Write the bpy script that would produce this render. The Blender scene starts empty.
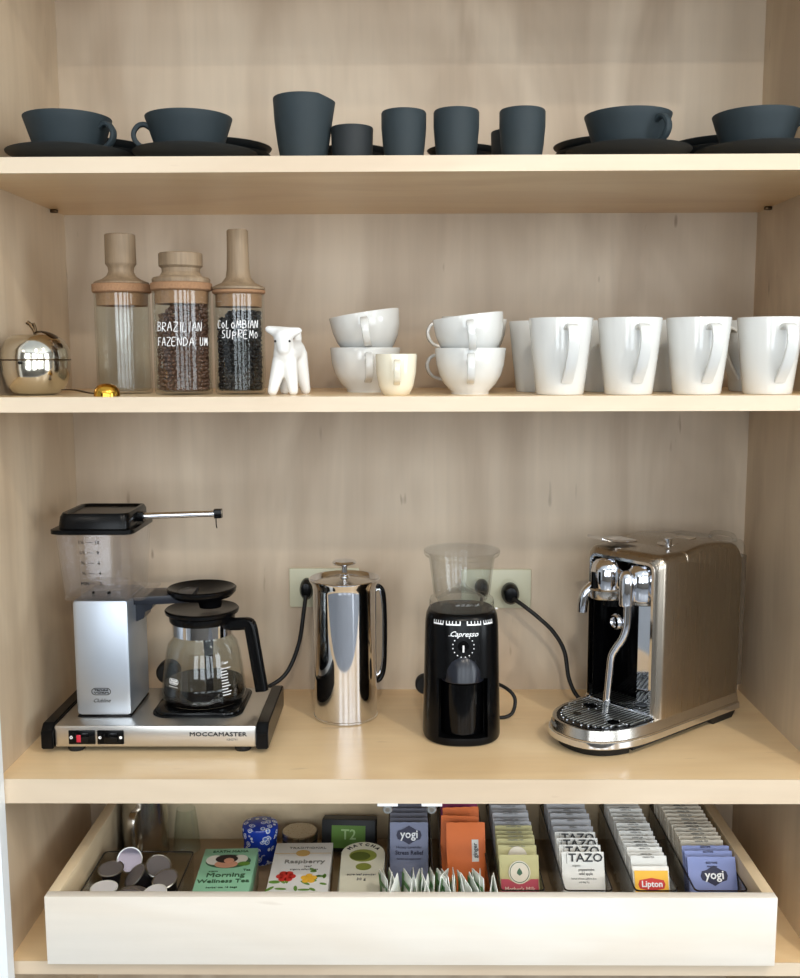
import bpy, bmesh, math, random
from mathutils import Vector, Matrix, Euler
random.seed(7)
PI = math.pi
C = bpy.context.scene.collection
sc = bpy.context.scene

# ------------------------------------------------------------------ materials
MATS = {}
def nt(name):
    m = bpy.data.materials.new(name); m.use_nodes = True
    n = m.node_tree; b = n.nodes['Principled BSDF']
    MATS[name] = m
    return m, n, b
def lin(c):
    return tuple(((x/12.92) if x <= .04045 else ((x+.055)/1.055)**2.4) for x in [v/255 for v in c]) + (1,)
def mat(name, rgb, rough=.5, metal=0., spec=.5, coat=0., noise=0., nscale=40., bump=0., trans=0., ior=1.45, emit=None, estr=0, aniso=0., sss=0.):
    m, n, b = nt(name)
    b.inputs['Base Color'].default_value = lin(rgb)
    b.inputs['Roughness'].default_value = rough
    b.inputs['Metallic'].default_value = metal
    b.inputs['Specular IOR Level'].default_value = spec
    b.inputs['Coat Weight'].default_value = coat
    b.inputs['Transmission Weight'].default_value = trans
    b.inputs['IOR'].default_value = ior
    if sss:
        b.inputs['Subsurface Weight'].default_value = sss
        b.inputs['Subsurface Radius'].default_value = (.004, .003, .002)
    if emit:
        b.inputs['Emission Color'].default_value = lin(emit); b.inputs['Emission Strength'].default_value = estr
    tc = n.nodes.new('ShaderNodeTexCoord')
    nz = n.nodes.new('ShaderNodeTexNoise'); nz.inputs['Scale'].default_value = nscale; nz.inputs['Detail'].default_value = 4
    n.links.new(tc.outputs['Object'], nz.inputs['Vector'])
    if noise:
        mx = n.nodes.new('ShaderNodeMix'); mx.data_type = 'RGBA'
        c = lin(rgb)
        mx.inputs[6].default_value = tuple(max(0, v*(1-noise)) for v in c[:3])+(1,)
        mx.inputs[7].default_value = tuple(min(1, v*(1+noise)) for v in c[:3])+(1,)
        n.links.new(nz.outputs['Fac'], mx.inputs[0]); n.links.new(mx.outputs[2], b.inputs['Base Color'])
    if bump:
        bp = n.nodes.new('ShaderNodeBump'); bp.inputs['Strength'].default_value = bump; bp.inputs['Distance'].default_value = .002
        n.links.new(nz.outputs['Fac'], bp.inputs['Height']); n.links.new(bp.outputs['Normal'], b.inputs['Normal'])
    return m
def wood(name, a, bcol, c, axis='Z', rough=.45, scale=1., fleck=.0, blotch=.5, coat=0.):
    """pale veneer: streaks along axis, broad blotches, a few dark flecks"""
    m, n, b = nt(name)
    tc = n.nodes.new('ShaderNodeTexCoord')
    def noise(s, sc3, det=5, dist=0.):
        mp = n.nodes.new('ShaderNodeMapping'); mp.inputs['Scale'].default_value = sc3
        n.links.new(tc.outputs['Object'], mp.inputs['Vector'])
        z = n.nodes.new('ShaderNodeTexNoise'); z.inputs['Scale'].default_value = s; z.inputs['Detail'].default_value = det
        z.inputs['Distortion'].default_value = dist
        n.links.new(mp.outputs[0], z.inputs['Vector']); return z
    st = {'X': (.06, 1, 1), 'Y': (1, .06, 1), 'Z': (1, 1, .06)}[axis]
    md = {'X': (.3, 1, 1), 'Y': (1, .3, 1), 'Z': (1, 1, .3)}[axis]
    g = noise(90*scale, st, 6, .4); w = noise(7*scale, md, 3, .8); f = noise(52*scale, tuple(max(v, .22) for v in st), 2, .2)
    r1 = n.nodes.new('ShaderNodeValToRGB'); r1.color_ramp.elements[0].position = .40; r1.color_ramp.elements[1].position = .60
    r1.color_ramp.elements[0].color = lin(bcol); r1.color_ramp.elements[1].color = lin(a)
    n.links.new(w.outputs['Fac'], r1.inputs[0])
    r2 = n.nodes.new('ShaderNodeValToRGB'); r2.color_ramp.elements[0].position = .3; r2.color_ramp.elements[1].position = .75
    r2.color_ramp.elements[0].color = (1, 1, 1, 1); r2.color_ramp.elements[1].color = (1-blotch*.22,)*3+(1,)
    n.links.new(g.outputs['Fac'], r2.inputs[0])
    mu = n.nodes.new('ShaderNodeMix'); mu.data_type = 'RGBA'; mu.blend_type = 'MULTIPLY'; mu.inputs[0].default_value = 1
    n.links.new(r1.outputs[0], mu.inputs[6]); n.links.new(r2.outputs[0], mu.inputs[7])
    r3 = n.nodes.new('ShaderNodeValToRGB'); r3.color_ramp.elements[0].position = .73; r3.color_ramp.elements[1].position = .80
    r3.color_ramp.elements[0].color = (0, 0, 0, 1); r3.color_ramp.elements[1].color = (fleck,)*3+(1,)
    n.links.new(f.outputs['Fac'], r3.inputs[0])
    mf = n.nodes.new('ShaderNodeMix'); mf.data_type = 'RGBA'
    n.links.new(r3.outputs[0], mf.inputs[0]); n.links.new(mu.outputs[2], mf.inputs[6]); mf.inputs[7].default_value = lin(c)
    n.links.new(mf.outputs[2], b.inputs['Base Color'])
    b.inputs['Roughness'].default_value = rough; b.inputs['Coat Weight'].default_value = coat; b.inputs['Coat Roughness'].default_value = .25
    return m
def brushed(name, rgb, rough=.3, axis='Z', amt=.12):
    m, n, b = nt(name)
    b.inputs['Base Color'].default_value = lin(rgb); b.inputs['Metallic'].default_value = 1
    tc = n.nodes.new('ShaderNodeTexCoord'); mp = n.nodes.new('ShaderNodeMapping')
    mp.inputs['Scale'].default_value = {'X': (.01, 1, 1), 'Y': (1, .01, 1), 'Z': (1, 1, .01)}[axis]
    z = n.nodes.new('ShaderNodeTexNoise'); z.inputs['Scale'].default_value = 900; z.inputs['Detail'].default_value = 2
    n.links.new(tc.outputs['Object'], mp.inputs[0]); n.links.new(mp.outputs[0], z.inputs['Vector'])
    r = n.nodes.new('ShaderNodeMapRange'); r.inputs['To Min'].default_value = rough-amt/2; r.inputs['To Max'].default_value = rough+amt/2
    n.links.new(z.outputs['Fac'], r.inputs[0]); n.links.new(r.outputs[0], b.inputs['Roughness'])
    return m
def glassy(name, rgb=(255, 255, 255), rough=.0, ior=1.45, tint=1.):
    m, n, b = nt(name)
    n.nodes.remove(b); out = n.nodes['Material Output']
    tr = n.nodes.new('ShaderNodeBsdfTransparent'); tr.inputs[0].default_value = lin(rgb)
    gl = n.nodes.new('ShaderNodeBsdfGlossy'); gl.inputs['Roughness'].default_value = max(rough, .02)
    fr = n.nodes.new('ShaderNodeFresnel'); 
    ge = n.nodes.new('ShaderNodeNewGeometry'); mr = n.nodes.new('ShaderNodeMapRange'); mr.inputs['To Min'].default_value = ior; mr.inputs['To Max'].default_value = 1/ior
    n.links.new(ge.outputs['Backfacing'], mr.inputs[0]); n.links.new(mr.outputs[0], fr.inputs['IOR'])
    mx = n.nodes.new('ShaderNodeMixShader')
    n.links.new(fr.outputs[0], mx.inputs[0]); n.links.new(tr.outputs[0], mx.inputs[1]); n.links.new(gl.outputs[0], mx.inputs[2]); n.links.new(mx.outputs[0], out.inputs[0])
    return m

W_BACK = wood('maple back', (210, 192, 168), (186, 166, 142), (108, 84, 62), 'Z', .5, 1., .6, .32)
W_SIDE = wood('maple side', (214, 194, 166), (194, 172, 144), (116, 90, 64), 'Z', .45, 1., .5, .3)
W_SHELF = wood('maple shelf', (244, 214, 168), (232, 198, 150), (165, 122, 76), 'X', .33, 1., .3, .25, .25)
W_EDGE = wood('maple edge', (221, 201, 174), (210, 188, 160), (150, 112, 92), 'X', .45, .8, .6, .25)
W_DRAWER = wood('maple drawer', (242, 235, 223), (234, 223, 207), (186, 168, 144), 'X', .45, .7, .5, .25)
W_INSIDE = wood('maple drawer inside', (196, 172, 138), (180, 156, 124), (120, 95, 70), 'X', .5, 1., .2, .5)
W_OAK = wood('oak stopper', (168, 146, 118), (142, 120, 94), (104, 78, 54), 'Z', .6, 2.4, .5, 1.3)
CORK = mat('cork', (156, 118, 86), .85, noise=.3, nscale=400, bump=.4)
CHAR = mat('charcoal stoneware', (45, 54, 58), .6, noise=.07, nscale=60, spec=.3)
CHAR_D = mat('dark stoneware', (38, 42, 44), .6, noise=.07, nscale=60, spec=.35)
WHITE = mat('white porcelain', (214, 214, 210), .16, coat=.4, noise=.01)
CREAM = mat('cream porcelain', (228, 220, 198), .18, coat=.4, noise=.01)
WHITE_M = mat('white bisque', (230, 230, 227), .45, noise=.01)
GLASS = glassy('clear glass', (250, 252, 251))
ACRYL = glassy('clear acrylic', (249, 250, 250), .03, 1.42)
TANKP = glassy('clear tank plastic', (252, 252, 253), .04, 1.42)
BLACK = mat('black plastic', (8, 8, 9), .24, noise=.1, spec=.18)
BLACK_G = mat('gloss black plastic', (5, 5, 6), .14, noise=.1, spec=.3)
BLACK_M = mat('matt black rubber', (13, 13, 13), .6, noise=.1)
NAVY_P = mat('slate black plastic', (24, 27, 36), .28, noise=.05)
CHROME = mat('chrome', (225, 226, 230), .06, metal=1, noise=.01)
STEEL = brushed('brushed steel', (206, 200, 190), .24, 'Z', .06)
STEEL_D = brushed('warm brushed steel', (172, 162, 148), .28, 'Z', .05)
ALU = brushed('brushed aluminium', (196, 204, 214), .46, 'Z')
ALU_X = brushed('brushed aluminium plate', (214, 210, 204), .33, 'X')
PEWTER = mat('hammered silver', (214, 208, 194), .13, metal=1, noise=.05, nscale=25, bump=.35)
BRONZE = mat('dark bronze', (82, 66, 48), .35, metal=1, noise=.1)
BRASS = mat('brass', (214, 160, 60), .14, metal=1, noise=.04)
COFFEE = mat('black coffee', (14, 8, 5), .05, noise=.1)
BEAN = mat('roasted bean', (92, 62, 46), .4, noise=.35, nscale=120)
BEAN_D = mat('dark roasted bean', (24, 20, 20), .35, noise=.3, nscale=120)
INK_W = mat('white ink', (245, 245, 245), .5, noise=.01)
INK_K = mat('black ink', (22, 22, 24), .5, noise=.01)
INK_G = mat('grey ink', (120, 118, 114), .5, noise=.01)
OUTLET = mat('almond outlet plastic', (206, 204, 178), .4, noise=.02)
PAINT_W = mat('white painted wall', (242, 245, 246), .55, noise=.01)
RED_L = mat('red switch', (190, 40, 60), .3, noise=.05)
NICKEL = mat('nickel', (190, 190, 186), .3, metal=1, noise=.04)

# ------------------------------------------------------------------ mesh helpers
def new(): return bmesh.new()
def obj(name, bm, m, parent=None, smooth=True, loc=None, rot=None, mods=None, ang=38):
    bmesh.ops.recalc_face_normals(bm, faces=bm.faces[:])
    me = bpy.data.meshes.new(name); bm.to_mesh(me); bm.free()
    if m: me.materials.append(m)
    if smooth and len(me.polygons):
        me.polygons.foreach_set('use_smooth', [True]*len(me.polygons))
        me.set_sharp_from_angle(angle=math.radians(ang))
    o = bpy.data.objects.new(name, me); C.objects.link(o)
    if parent: o.parent = parent
    if loc is not None: o.location = loc
    if rot is not None: o.rotation_euler = rot
    return o
def tag(o, label, cat, group=None, kind=None):
    o['label'] = label; o['category'] = cat
    if group: o['group'] = group
    if kind: o['kind'] = kind
    return o
def thing(name, label, cat, loc=(0, 0, 0), rz=0., group=None):
    o = bpy.data.objects.new(name, None); C.objects.link(o); o.empty_display_size = .02
    o.location = loc; o.rotation_euler = (0, 0, rz)
    return tag(o, label, cat, group)
def struct(o): o['kind'] = 'structure'; return o
def dup(src, loc=None, rz=None, label=None, rot=None, group=None):
    c = src.copy(); C.objects.link(c)
    if loc is not None: c.location = loc
    if rz is not None: c.rotation_euler = (0, 0, rz)
    if rot is not None: c.rotation_euler = rot
    if label: c['label'] = label
    if group: c['group'] = group
    def rec(a, b):
        for ch in list(a.children):
            d = ch.copy(); C.objects.link(d); d.parent = b; rec(ch, d)
    rec(src, c)
    return c
def box(bm, x0, x1, y0, y1, z0, z1, bev=0., seg=2):
    r = bmesh.ops.create_cube(bm, size=1)
    vs = r['verts']
    for v in vs: v.co = Vector(((x0+x1)/2+v.co.x*(x1-x0), (y0+y1)/2+v.co.y*(y1-y0), (z0+z1)/2+v.co.z*(z1-z0)))
    if bev:
        es = list({e for v in vs for e in v.link_edges})
        bmesh.ops.bevel(bm, geom=es, offset=bev, segments=seg, affect='EDGES', profile=.5)
    return bm
def loft(bm, rings, cap0=True, cap1=True, close=True):
    R = [[bm.verts.new(p) for p in r] for r in rings]
    n = len(R[0])
    for a, b in zip(R, R[1:]):
        for i in range(n if close else n-1):
            j = (i+1) % n
            bm.faces.new((a[i], a[j], b[j], b[i]))
    if cap0: bm.faces.new(R[0][::-1])
    if cap1: bm.faces.new(R[-1])
    return R
def lathe(bm, prof, seg=48, c=(0, 0), warp=None):
    """prof list of (r,z) from start to end; r==0 closes"""
    rows = []
    for r, z in prof:
        if r < 1e-6: rows.append([bm.verts.new((c[0], c[1], z))])
        else:
            row = []
            for i in range(seg):
                a = 2*PI*i/seg; x, y, zz = r*math.cos(a), r*math.sin(a), z
                if warp: x, y, zz = warp(x, y, zz, a)
                row.append(bm.verts.new((c[0]+x, c[1]+y, zz)))
            rows.append(row)
    for a, b in zip(rows, rows[1:]):
        if len(a) == 1 and len(b) == 1: continue
        for i in range(seg):
            j = (i+1) % seg
            if len(a) == 1: bm.faces.new((a[0], b[i], b[j]))
            elif len(b) == 1: bm.faces.new((a[i], a[j], b[0]))
            else: bm.faces.new((a[i], a[j], b[j], b[i]))
    return bm
def crom(pts, n=8, closed=False):
    P = [Vector(p) for p in pts]; out = []
    N = len(P)
    rng = range(N if closed else N-1)
    for i in rng:
        if closed: p0, p1, p2, p3 = P[i-1], P[i], P[(i+1) % N], P[(i+2) % N]
        else: p0, p1, p2, p3 = P[max(i-1, 0)], P[i], P[i+1], P[min(i+2, N-1)]
        for k in range(n):
            t = k/n
            out.append(.5*((2*p1)+(-p0+p2)*t+(2*p0-5*p1+4*p2-p3)*t*t+(-p0+3*p1-3*p2+p3)*t**3))
    if not closed: out.append(P[-1])
    return out
def frames(path, up=None):
    T = []
    for i in range(len(path)):
        a = path[max(i-1, 0)]; b = path[min(i+1, len(path)-1)]
        t = (b-a); T.append(t.normalized() if t.length > 1e-9 else Vector((0, 0, 1)))
    n = up.copy() if up else (Vector((0, 0, 1)) if abs(T[0].z) < .9 else Vector((1, 0, 0)))
    out = []
    for t in T:
        n = n-t*n.dot(t)
        if n.length < 1e-6: n = t.orthogonal()
        n.normalize(); out.append((t, n, t.cross(n)))
    return out
def sweep(bm, path, sec, up=None, scale=None):
    """sec: list of (u,v) cross-section offsets; scale(i/n)->factor"""
    path = [Vector(p) for p in path]; F = frames(path, Vector(up) if up else None)
    rings = []
    for k, (p, (t, n, b)) in enumerate(zip(path, F)):
        s = scale(k/(len(path)-1)) if scale else 1.
        if not isinstance(s, tuple): s = (s, s)
        rings.append([p+n*(u*s[0])+b*(v*s[1]) for u, v in sec])
    loft(bm, rings); return bm
def circ(r, n=12, ry=None):
    ry = ry or r
    return [(r*math.cos(2*PI*i/n), ry*math.sin(2*PI*i/n)) for i in range(n)]
def rrect(w, h, r, n=4):
    out = []
    for cx_, cy_, a0 in ((w/2-r, h/2-r, 0), (-w/2+r, h/2-r, PI/2), (-w/2+r, -h/2+r, PI), (w/2-r, -h/2+r, 1.5*PI)):
        for k in range(n+1):
            a = a0+PI/2*k/n; out.append((cx_+r*math.cos(a), cy_+r*math.sin(a)))
    return out
def tube(bm, path, r, n=10, up=None, scale=None): return sweep(bm, path, circ(r, n), up, scale)
def prism(bm, poly, z0, z1, bev=0.):
    vs0 = [bm.verts.new((x, y, z0)) for x, y in poly]; vs1 = [bm.verts.new((x, y, z1)) for x, y in poly]
    n = len(poly); fs = [bm.faces.new(vs0[::-1]), bm.faces.new(vs1)]
    for i in range(n): fs.append(bm.faces.new((vs0[i], vs0[(i+1) % n], vs1[(i+1) % n], vs1[i])))
    if bev:
        es = list(fs[0].edges)+list(fs[1].edges)
        bmesh.ops.bevel(bm, geom=es, offset=bev, segments=2, affect='EDGES', profile=.5)
    return bm
def xf(bm, M, start=0):
    bm.verts.ensure_lookup_table()
    for v in bm.verts[start:]: v.co = M @ v.co
    return bm
def ball(bm, c, r, seg=16, sx=1, sy=1, sz=1, M=None):
    q = bmesh.ops.create_uvsphere(bm, u_segments=seg, v_segments=max(6, seg//2), radius=r)
    for v in q['verts']:
        p = Vector((v.co.x*sx, v.co.y*sy, v.co.z*sz))
        if M: p = M @ p
        v.co = p+Vector(c)
    return bm

# lettering: a text becomes a mesh standing in the XZ plane, facing -Y; optional wrap round a cylinder of radius R
def text_bm(s, size, sx=1., shear=0., bold=0., align='CENTER', depth=.0003, spacing=1.):
    heavy, bold = bold, 0.   # weight comes from overprinting slightly shifted copies
    cu = bpy.data.curves.new('lettering', 'FONT'); cu.body = s; cu.size = size; cu.align_x = align; cu.align_y = 'CENTER'
    cu.shear = shear; cu.offset = bold; cu.extrude = depth; cu.space_character = spacing; cu.resolution_u = 2
    o = bpy.data.objects.new('lettering', cu); C.objects.link(o)
    dg = bpy.context.evaluated_depsgraph_get(); dg.update()
    me = bpy.data.meshes.new_from_object(o.evaluated_get(dg))
    bm = bmesh.new(); bm.from_mesh(me)
    bpy.data.objects.remove(o); bpy.data.curves.remove(cu); bpy.data.meshes.remove(me)
    for v in bm.verts: v.co = Vector((v.co.x*sx, -v.co.z, v.co.y))
    if heavy:
        me = bpy.data.meshes.new('x'); bm.to_mesh(me)
        for q, (dx, dz) in enumerate(((heavy*2, 0), (heavy, heavy), (heavy, -heavy))):
            k = len(bm.verts); bm.from_mesh(me); bm.verts.ensure_lookup_table()
            for v in bm.verts[k:]: v.co += Vector((dx, -.00002*(q+1), dz))
        bpy.data.meshes.remove(me)
    return bm
def wrap(bm, R, cx=0., cy=0., az=0., tilt=None):
    """bend XZ-plane mesh round a vertical cylinder; R float or function of z; az = turn from facing -Y"""
    for v in bm.verts:
        r = (R(v.co.z) if callable(R) else R)-v.co.y
        a = v.co.x/(R(v.co.z) if callable(R) else R)+az
        v.co = Vector((cx+r*math.sin(a), cy-r*math.cos(a), v.co.z))
    return bm
def shift(bm, dx=0, dy=0, dz=0):
    for v in bm.verts: v.co += Vector((dx, dy, dz))
    return bm
# hand-drawn stroke letters on a 0..1 grid
ST = {
 'B': [[(0,0),(0.02,1)],[(0,1),(.5,.9),(.45,.6),(.02,.52),(.6,.4),(.55,.08),(0,0)]],
 'R': [[(0,0),(.05,1)],[(.0,1),(.55,.92),(.5,.6),(.05,.5),(.6,0)]],
 'A': [[(0,0),(.35,1),(.65,0)],[(.1,.4),(.6,.42)]],
 'Z': [[(0,1),(.6,.95),(.05,.05),(.65,0)]],
 'I': [[(.1,0),(.12,1)]], 'L': [[(.05,1),(.02,0),(.45,.03)]], 'l': [[(.1,1.1),(.08,-.1)]],
 'N': [[(0,0),(.02,1),(.5,.05),(.55,1.05)]],
 'F': [[(.05,0),(0,1)],[(0,1),(.6,.98)],[(0,.52),(.45,.55)]],
 'E': [[(.5,1),(0,.95),(0,.02),(.55,0)],[(0,.5),(.42,.52)]],
 'D': [[(0,0),(0,1),(.5,.75),(.5,.25),(0,0)]],
 'U': [[(0,1),(.03,.15),(.3,0),(.5,.2),(.52,1)]],
 'M': [[(0,0),(.08,1),(.32,.3),(.58,1),(.66,0)]],
 'C': [[(.6,.9),(.25,1),(0,.55),(.2,.05),(.6,.1)]],
 'O': [[(.3,.75),(.05,.45),(.25,.0),(.55,.3),(.3,.75)]],
 'S': [[(.55,.95),(.15,.9),(.1,.6),(.5,.4),(.45,.08),(0,.05)]],
 'P': [[(.05,-.15),(.05,.8)],[(.05,.8),(.55,.7),(.45,.4),(.05,.35)]],
}
def hand(bm, s, x0, z0, h, r=.00055, adv=.72, slant=.08):
    x = x0
    for ch in s:
        if ch != ' ':
            dz = random.uniform(-.04, .04)*h
            for st in ST[ch]:
                p = [(x+(u+slant*v)*h*.8, 0, z0+v*h+dz) for u, v in st]
                p = crom(p, 4) if len(p) > 2 else [Vector(q) for q in p]
                tube(bm, p, r, 4)
        x += h*adv*(.45 if ch in 'Il' else 1.)
    return bm
# ------------------------------------------------------------------ setting
S1T, S1B, S2T, S2B, S3T, S3B, FT, FB = .2419, .2230, -.0476, -.0665, -.546, -.579, -.8044, -.823
XL, XR, YB = -.54, .543, .362
TOPB = .56
def bo(name, m, *a, bev=0., parent=None, **k):
    return obj(name, box(new(), *a, bev=bev), m, parent, **k)
struct(bo('wall_back', W_BACK, XL-.02, XR+.02, YB, YB+.018, -1.46, TOPB))
struct(bo('wall_left', W_SIDE, XL-.019, XL, .0, YB, -1.46, TOPB))
struct(bo('wall_right', W_SIDE, XR, XR+.019, .0, YB, -1.46, TOPB))
def shelf(name, z0, z1, label, y0=0.):
    bm = new(); box(bm, XL, XR, y0+.0012, YB, z0, z1)
    t = thing(name, label, 'shelf', (0, 0, 0))
    obj('board', bm, W_SHELF, t)
    obj('edge_banding', box(new(), XL, XR, y0, y0+.0012, z0, z1), W_EDGE, t)
    return t
shelf('shelf', S1B, S1T, 'top pale wooden shelf carrying the dark stoneware cups and saucers')
shelf('shelf', S2B, S2T, 'middle pale wooden shelf carrying glass jars and white mugs')
shelf('counter_shelf', S3B, S3T, 'thick pale wooden counter shelf under the coffee machines')
shelf('shelf', TOPB, TOPB+.019, 'upper wooden shelf closing the cabinet above the dark cups')
shelf('cabinet_bottom_shelf', FB, FT, 'low wooden shelf under the pull-out drawer', y0=.004)
# white painted wall beside the cabinet, room behind the camera
RW = PAINT_W
RY = -3.1      # rear wall of the room
EW = (-2.35, -1.15)
struct(bo('trim_1', RW, -.66, -.5315, -.022, -.0015, -1.46, 1.12))
bm = new(); box(bm, -2.6, -.66, 0, .05, -1.46, 1.12); box(bm, XR+.019, 2.6, 0, .05, -1.46, 1.12); box(bm, -.66, XR+.019, 0, .05, TOPB+.019, 1.12)
box(bm, -.66, XL-.019, 0, .05, -1.46, 1.12)
struct(obj('wall_front', bm, RW, smooth=False))
ROOM = mat('room wall paint', (128, 124, 118), .7, noise=.02)
PIER = mat('window pier paint', (110, 106, 100), .7, noise=.02)
FLOORM = mat('polished grey floor', (126, 130, 136), .13, noise=.06, nscale=3, coat=.4)
bm = new(); box(bm, 2.6, 2.65, RY-.1, EW[0], -1.5, 1.15); box(bm, 2.6, 2.65, EW[1], .05, -1.5, 1.15); box(bm, 2.6, 2.65, EW[0], EW[1], -1.5, -.7); box(bm, 2.6, 2.65, EW[0], EW[1], .9, 1.15)
struct(obj('wall_east', bm, ROOM, smooth=False))
bm = new(); box(bm, 2.605, 2.64, EW[0], EW[0]+.04, -.7, .9); box(bm, 2.605, 2.64, EW[1]-.04, EW[1], -.7, .9); box(bm, 2.605, 2.64, EW[0]+.04, EW[1]-.04, .86, .9); box(bm, 2.605, 2.64, EW[0]+.04, EW[1]-.04, -.7, -.66)
struct(obj('window_5', bm, PAINT_W, smooth=False))  # unseen side window, added so light reaches the cabinet's left wall
struct(bo('wall_west', mat('west wall paint', (176, 180, 184), .6, noise=.02), -2.65, -2.6, RY-.1, .05, -1.5, 1.15))
struct(bo('floor', FLOORM, -2.65, 2.65, RY-.1, .4, -1.5, -1.46))
struct(bo('ceiling', PAINT_W, -2.65, 2.65, RY-.1, .4, 1.12, 1.16))
WIN = [(-1.35, -.55), (-.25, .55), (.85, 1.65), (1.9, 2.5)]
bm = new(); xs = [-2.6]+[v for w in WIN for v in w]+[2.6]
for i in range(0, len(xs), 2): box(bm, xs[i], xs[i+1], RY-.1, RY, -1.46, 1.12)
for a, b_ in WIN: box(bm, a, b_, RY-.1, RY, -1.46, -.6); box(bm, a, b_, RY-.1, RY, .95, 1.12)
struct(obj('wall_rear', bm, PIER, smooth=False))
for a, b_ in WIN:
    bm = new(); w = .035
    box(bm, a, a+w, RY-.06, RY-.02, -.6, .95); box(bm, b_-w, b_, RY-.06, RY-.02, -.6, .95)
    box(bm, a+w, b_-w, RY-.06, RY-.02, -.6, -.6+w); box(bm, a+w, b_-w, RY-.06, RY-.02, .95-w, .95)
    struct(obj('window_%d' % (WIN.index((a, b_))+1), bm, PAINT_W, smooth=False))
def area(name, loc, rot, sx, sy, power, col, spread=180):
    l = bpy.data.lights.new(name, 'AREA'); l.shape = 'RECTANGLE'; l.size = sx; l.size_y = sy; l.energy = power; l.color = col; l.spread = math.radians(spread)
    o = bpy.data.objects.new(name, l); C.objects.link(o); o.location = loc; o.rotation_euler = rot; return o
for a, b_ in WIN:
    area('window_daylight', ((a+b_)/2, RY-.12, .175), (PI/2, 0, 0), b_-a, 1.55, 23*(b_-a)/.8, (.87, .94, 1.0))
area('window_daylight', (2.67, (EW[0]+EW[1])/2, .1), (PI/2, 0, PI/2), EW[1]-EW[0], 1.6, 42, (.87, .94, 1.0))  # light of the added east opening: brightens the left wall, leaves the right shaded
LAMPM = mat('lamp diffuser', (255, 236, 205), .5, emit=(255, 226, 185), estr=6)
for i, (lx, ly, pw) in enumerate([(.95, -1.15, 14), (.15, -1.75, 15), (1.5, -2.3, 7), (-1.4, -2.3, 6)]):
    t = thing('ceiling_light', 'round recessed ceiling lamp in the room in front of the cabinet', 'ceiling light', (lx, ly, 1.12), group='recessed ceiling lamps')
    bm = new(); lathe(bm, [(.052, -.002), (.07, -.006), (.07, 0), (.052, 0)], 32); obj('ring', bm, PAINT_W, t)
    bm = new(); lathe(bm, [(0, -.003), (.052, -.003), (.052, 0), (0, 0)], 32); obj('diffuser', bm, LAMPM, t)
    l = bpy.data.lights.new('ceiling_lamp', 'AREA'); l.shape = 'DISK'; l.size = .1; l.energy = pw; l.color = (1, .90, .77)
    o = bpy.data.objects.new('ceiling_lamp', l); C.objects.link(o); o.location = (lx, ly, 1.112)
w = bpy.data.worlds.new('daylight'); sc.world = w; w.use_nodes = True
w.node_tree.nodes['Background'].inputs[0].default_value = (.75, .85, 1, 1); w.node_tree.nodes['Background'].inputs[1].default_value = .6

# shelf pins, hinge catches
def pin(x, y, z, label):
    o = obj('shelf_pin', box(new(), -.005, .005, -.004, .004, -.005, 0, bev=.001), BRONZE, loc=(x, y, z))
    tag(o, label, 'shelf pin'); return o
pin(XL+.0055, .30, S1B, 'small bronze shelf pin in the left corner under the top shelf')
pin(XR-.0055, .30, S1B, 'small bronze shelf pin in the right corner under the top shelf')
def catch(x, label):
    t = thing('door_catch', label, 'catch', (x, .012, S3B), group='screwed catches under the counter shelf')
    obj('plate', box(new(), -.0135, .0135, -.012, .012, -.004, 0, bev=.0006), PAINT_W, t)
    bm = new(); lathe(bm, [(0, -.006), (.0058, -.006), (.0065, -.004), (.0065, .004), (.0058, .006), (0, .006)], 20)
    xf(bm, Matrix.Translation((0, -.003, -.0095)) @ Matrix.Rotation(PI/2, 4, 'X')); obj('roller', bm, NICKEL, t)
    bm = new(); lathe(bm, [(0, -.0015), (.003, -.0015), (.003, .0), (0, .0)], 12); xf(bm, Matrix.Translation((0, -.0095, -.0098)) @ Matrix.Rotation(PI/2, 4, 'X')); obj('screw', bm, STEEL_D, t)
catch(-.0295, 'small white screwed catch under the counter shelf, the left one')
catch(.0285, 'small white screwed catch under the counter shelf, the right one')

# ------------------------------------------------------------------ dark stoneware, top shelf
def strap(bm, pts, w, th, n=8, up=(0, 1, 0), sc_=None):
    return sweep(bm, crom(pts, n), [(a, b) for a, b in rrect(w, th, th*.45, 2)], up, sc_)
def make_saucer(r=.080, h=.0205):
    bm = new(); k = r/.082
    lathe(bm, [(0, .002), (.030*k, .002), (.031*k, 0), (.035*k, 0), (.037*k, .003), (.060*k, h*.45), (r-.001, h-.0015), (r, h), (r-.002, h+.0005), (.060*k, h*.45+.004), (.037*k, .0065), (0, .006)], 64)
    o = obj('saucer', bm, CHAR_D); return o
def make_bowlcup(name='coffee_cup', hand_=True):
    t = thing(name, 'x', 'cup')
    bm = new()
    lathe(bm, [(r*.965, z*.88) for r, z in [(0, 0), (.032, 0), (.036, .002), (.0425, .014), (.0485, .034), (.0545, .054), (.0575, .064), (.0575, .0652), (.0555, .0652), (.052, .053), (.045, .031), (.036, .011), (.028, .005), (0, .005)]], 64)
    obj('bowl', bm, CHAR, t)
    if hand_:
        bm = new(); strap(bm, [(.0475, 0, .042), (.056, 0, .0465), (.064, 0, .044), (.0695, 0, .035), (.067, 0, .025), (.057, 0, .017), (.0425, 0, .0145)], .010, .0062)
        obj('handle', bm, CHAR, t)
    return t
SR = .082
sauc = make_saucer(); first = True
def put(src, loc, label, cat=None, rz=0., group=None, rot=None):
    """first use moves the source itself, later ones copy it"""
    if not src.get('used'):
        src['used'] = 1; o = src; o.location = loc; o.rotation_euler = rot or (0, 0, rz)
    else: o = dup(src, loc, rz, rot=rot)
    if 'group' in o.keys(): del o['group']
    tag(o, label, cat or o['category'], group); return o
GS = 'dark saucers on the top shelf'; GC = 'dark coffee cups on the top shelf'
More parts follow.
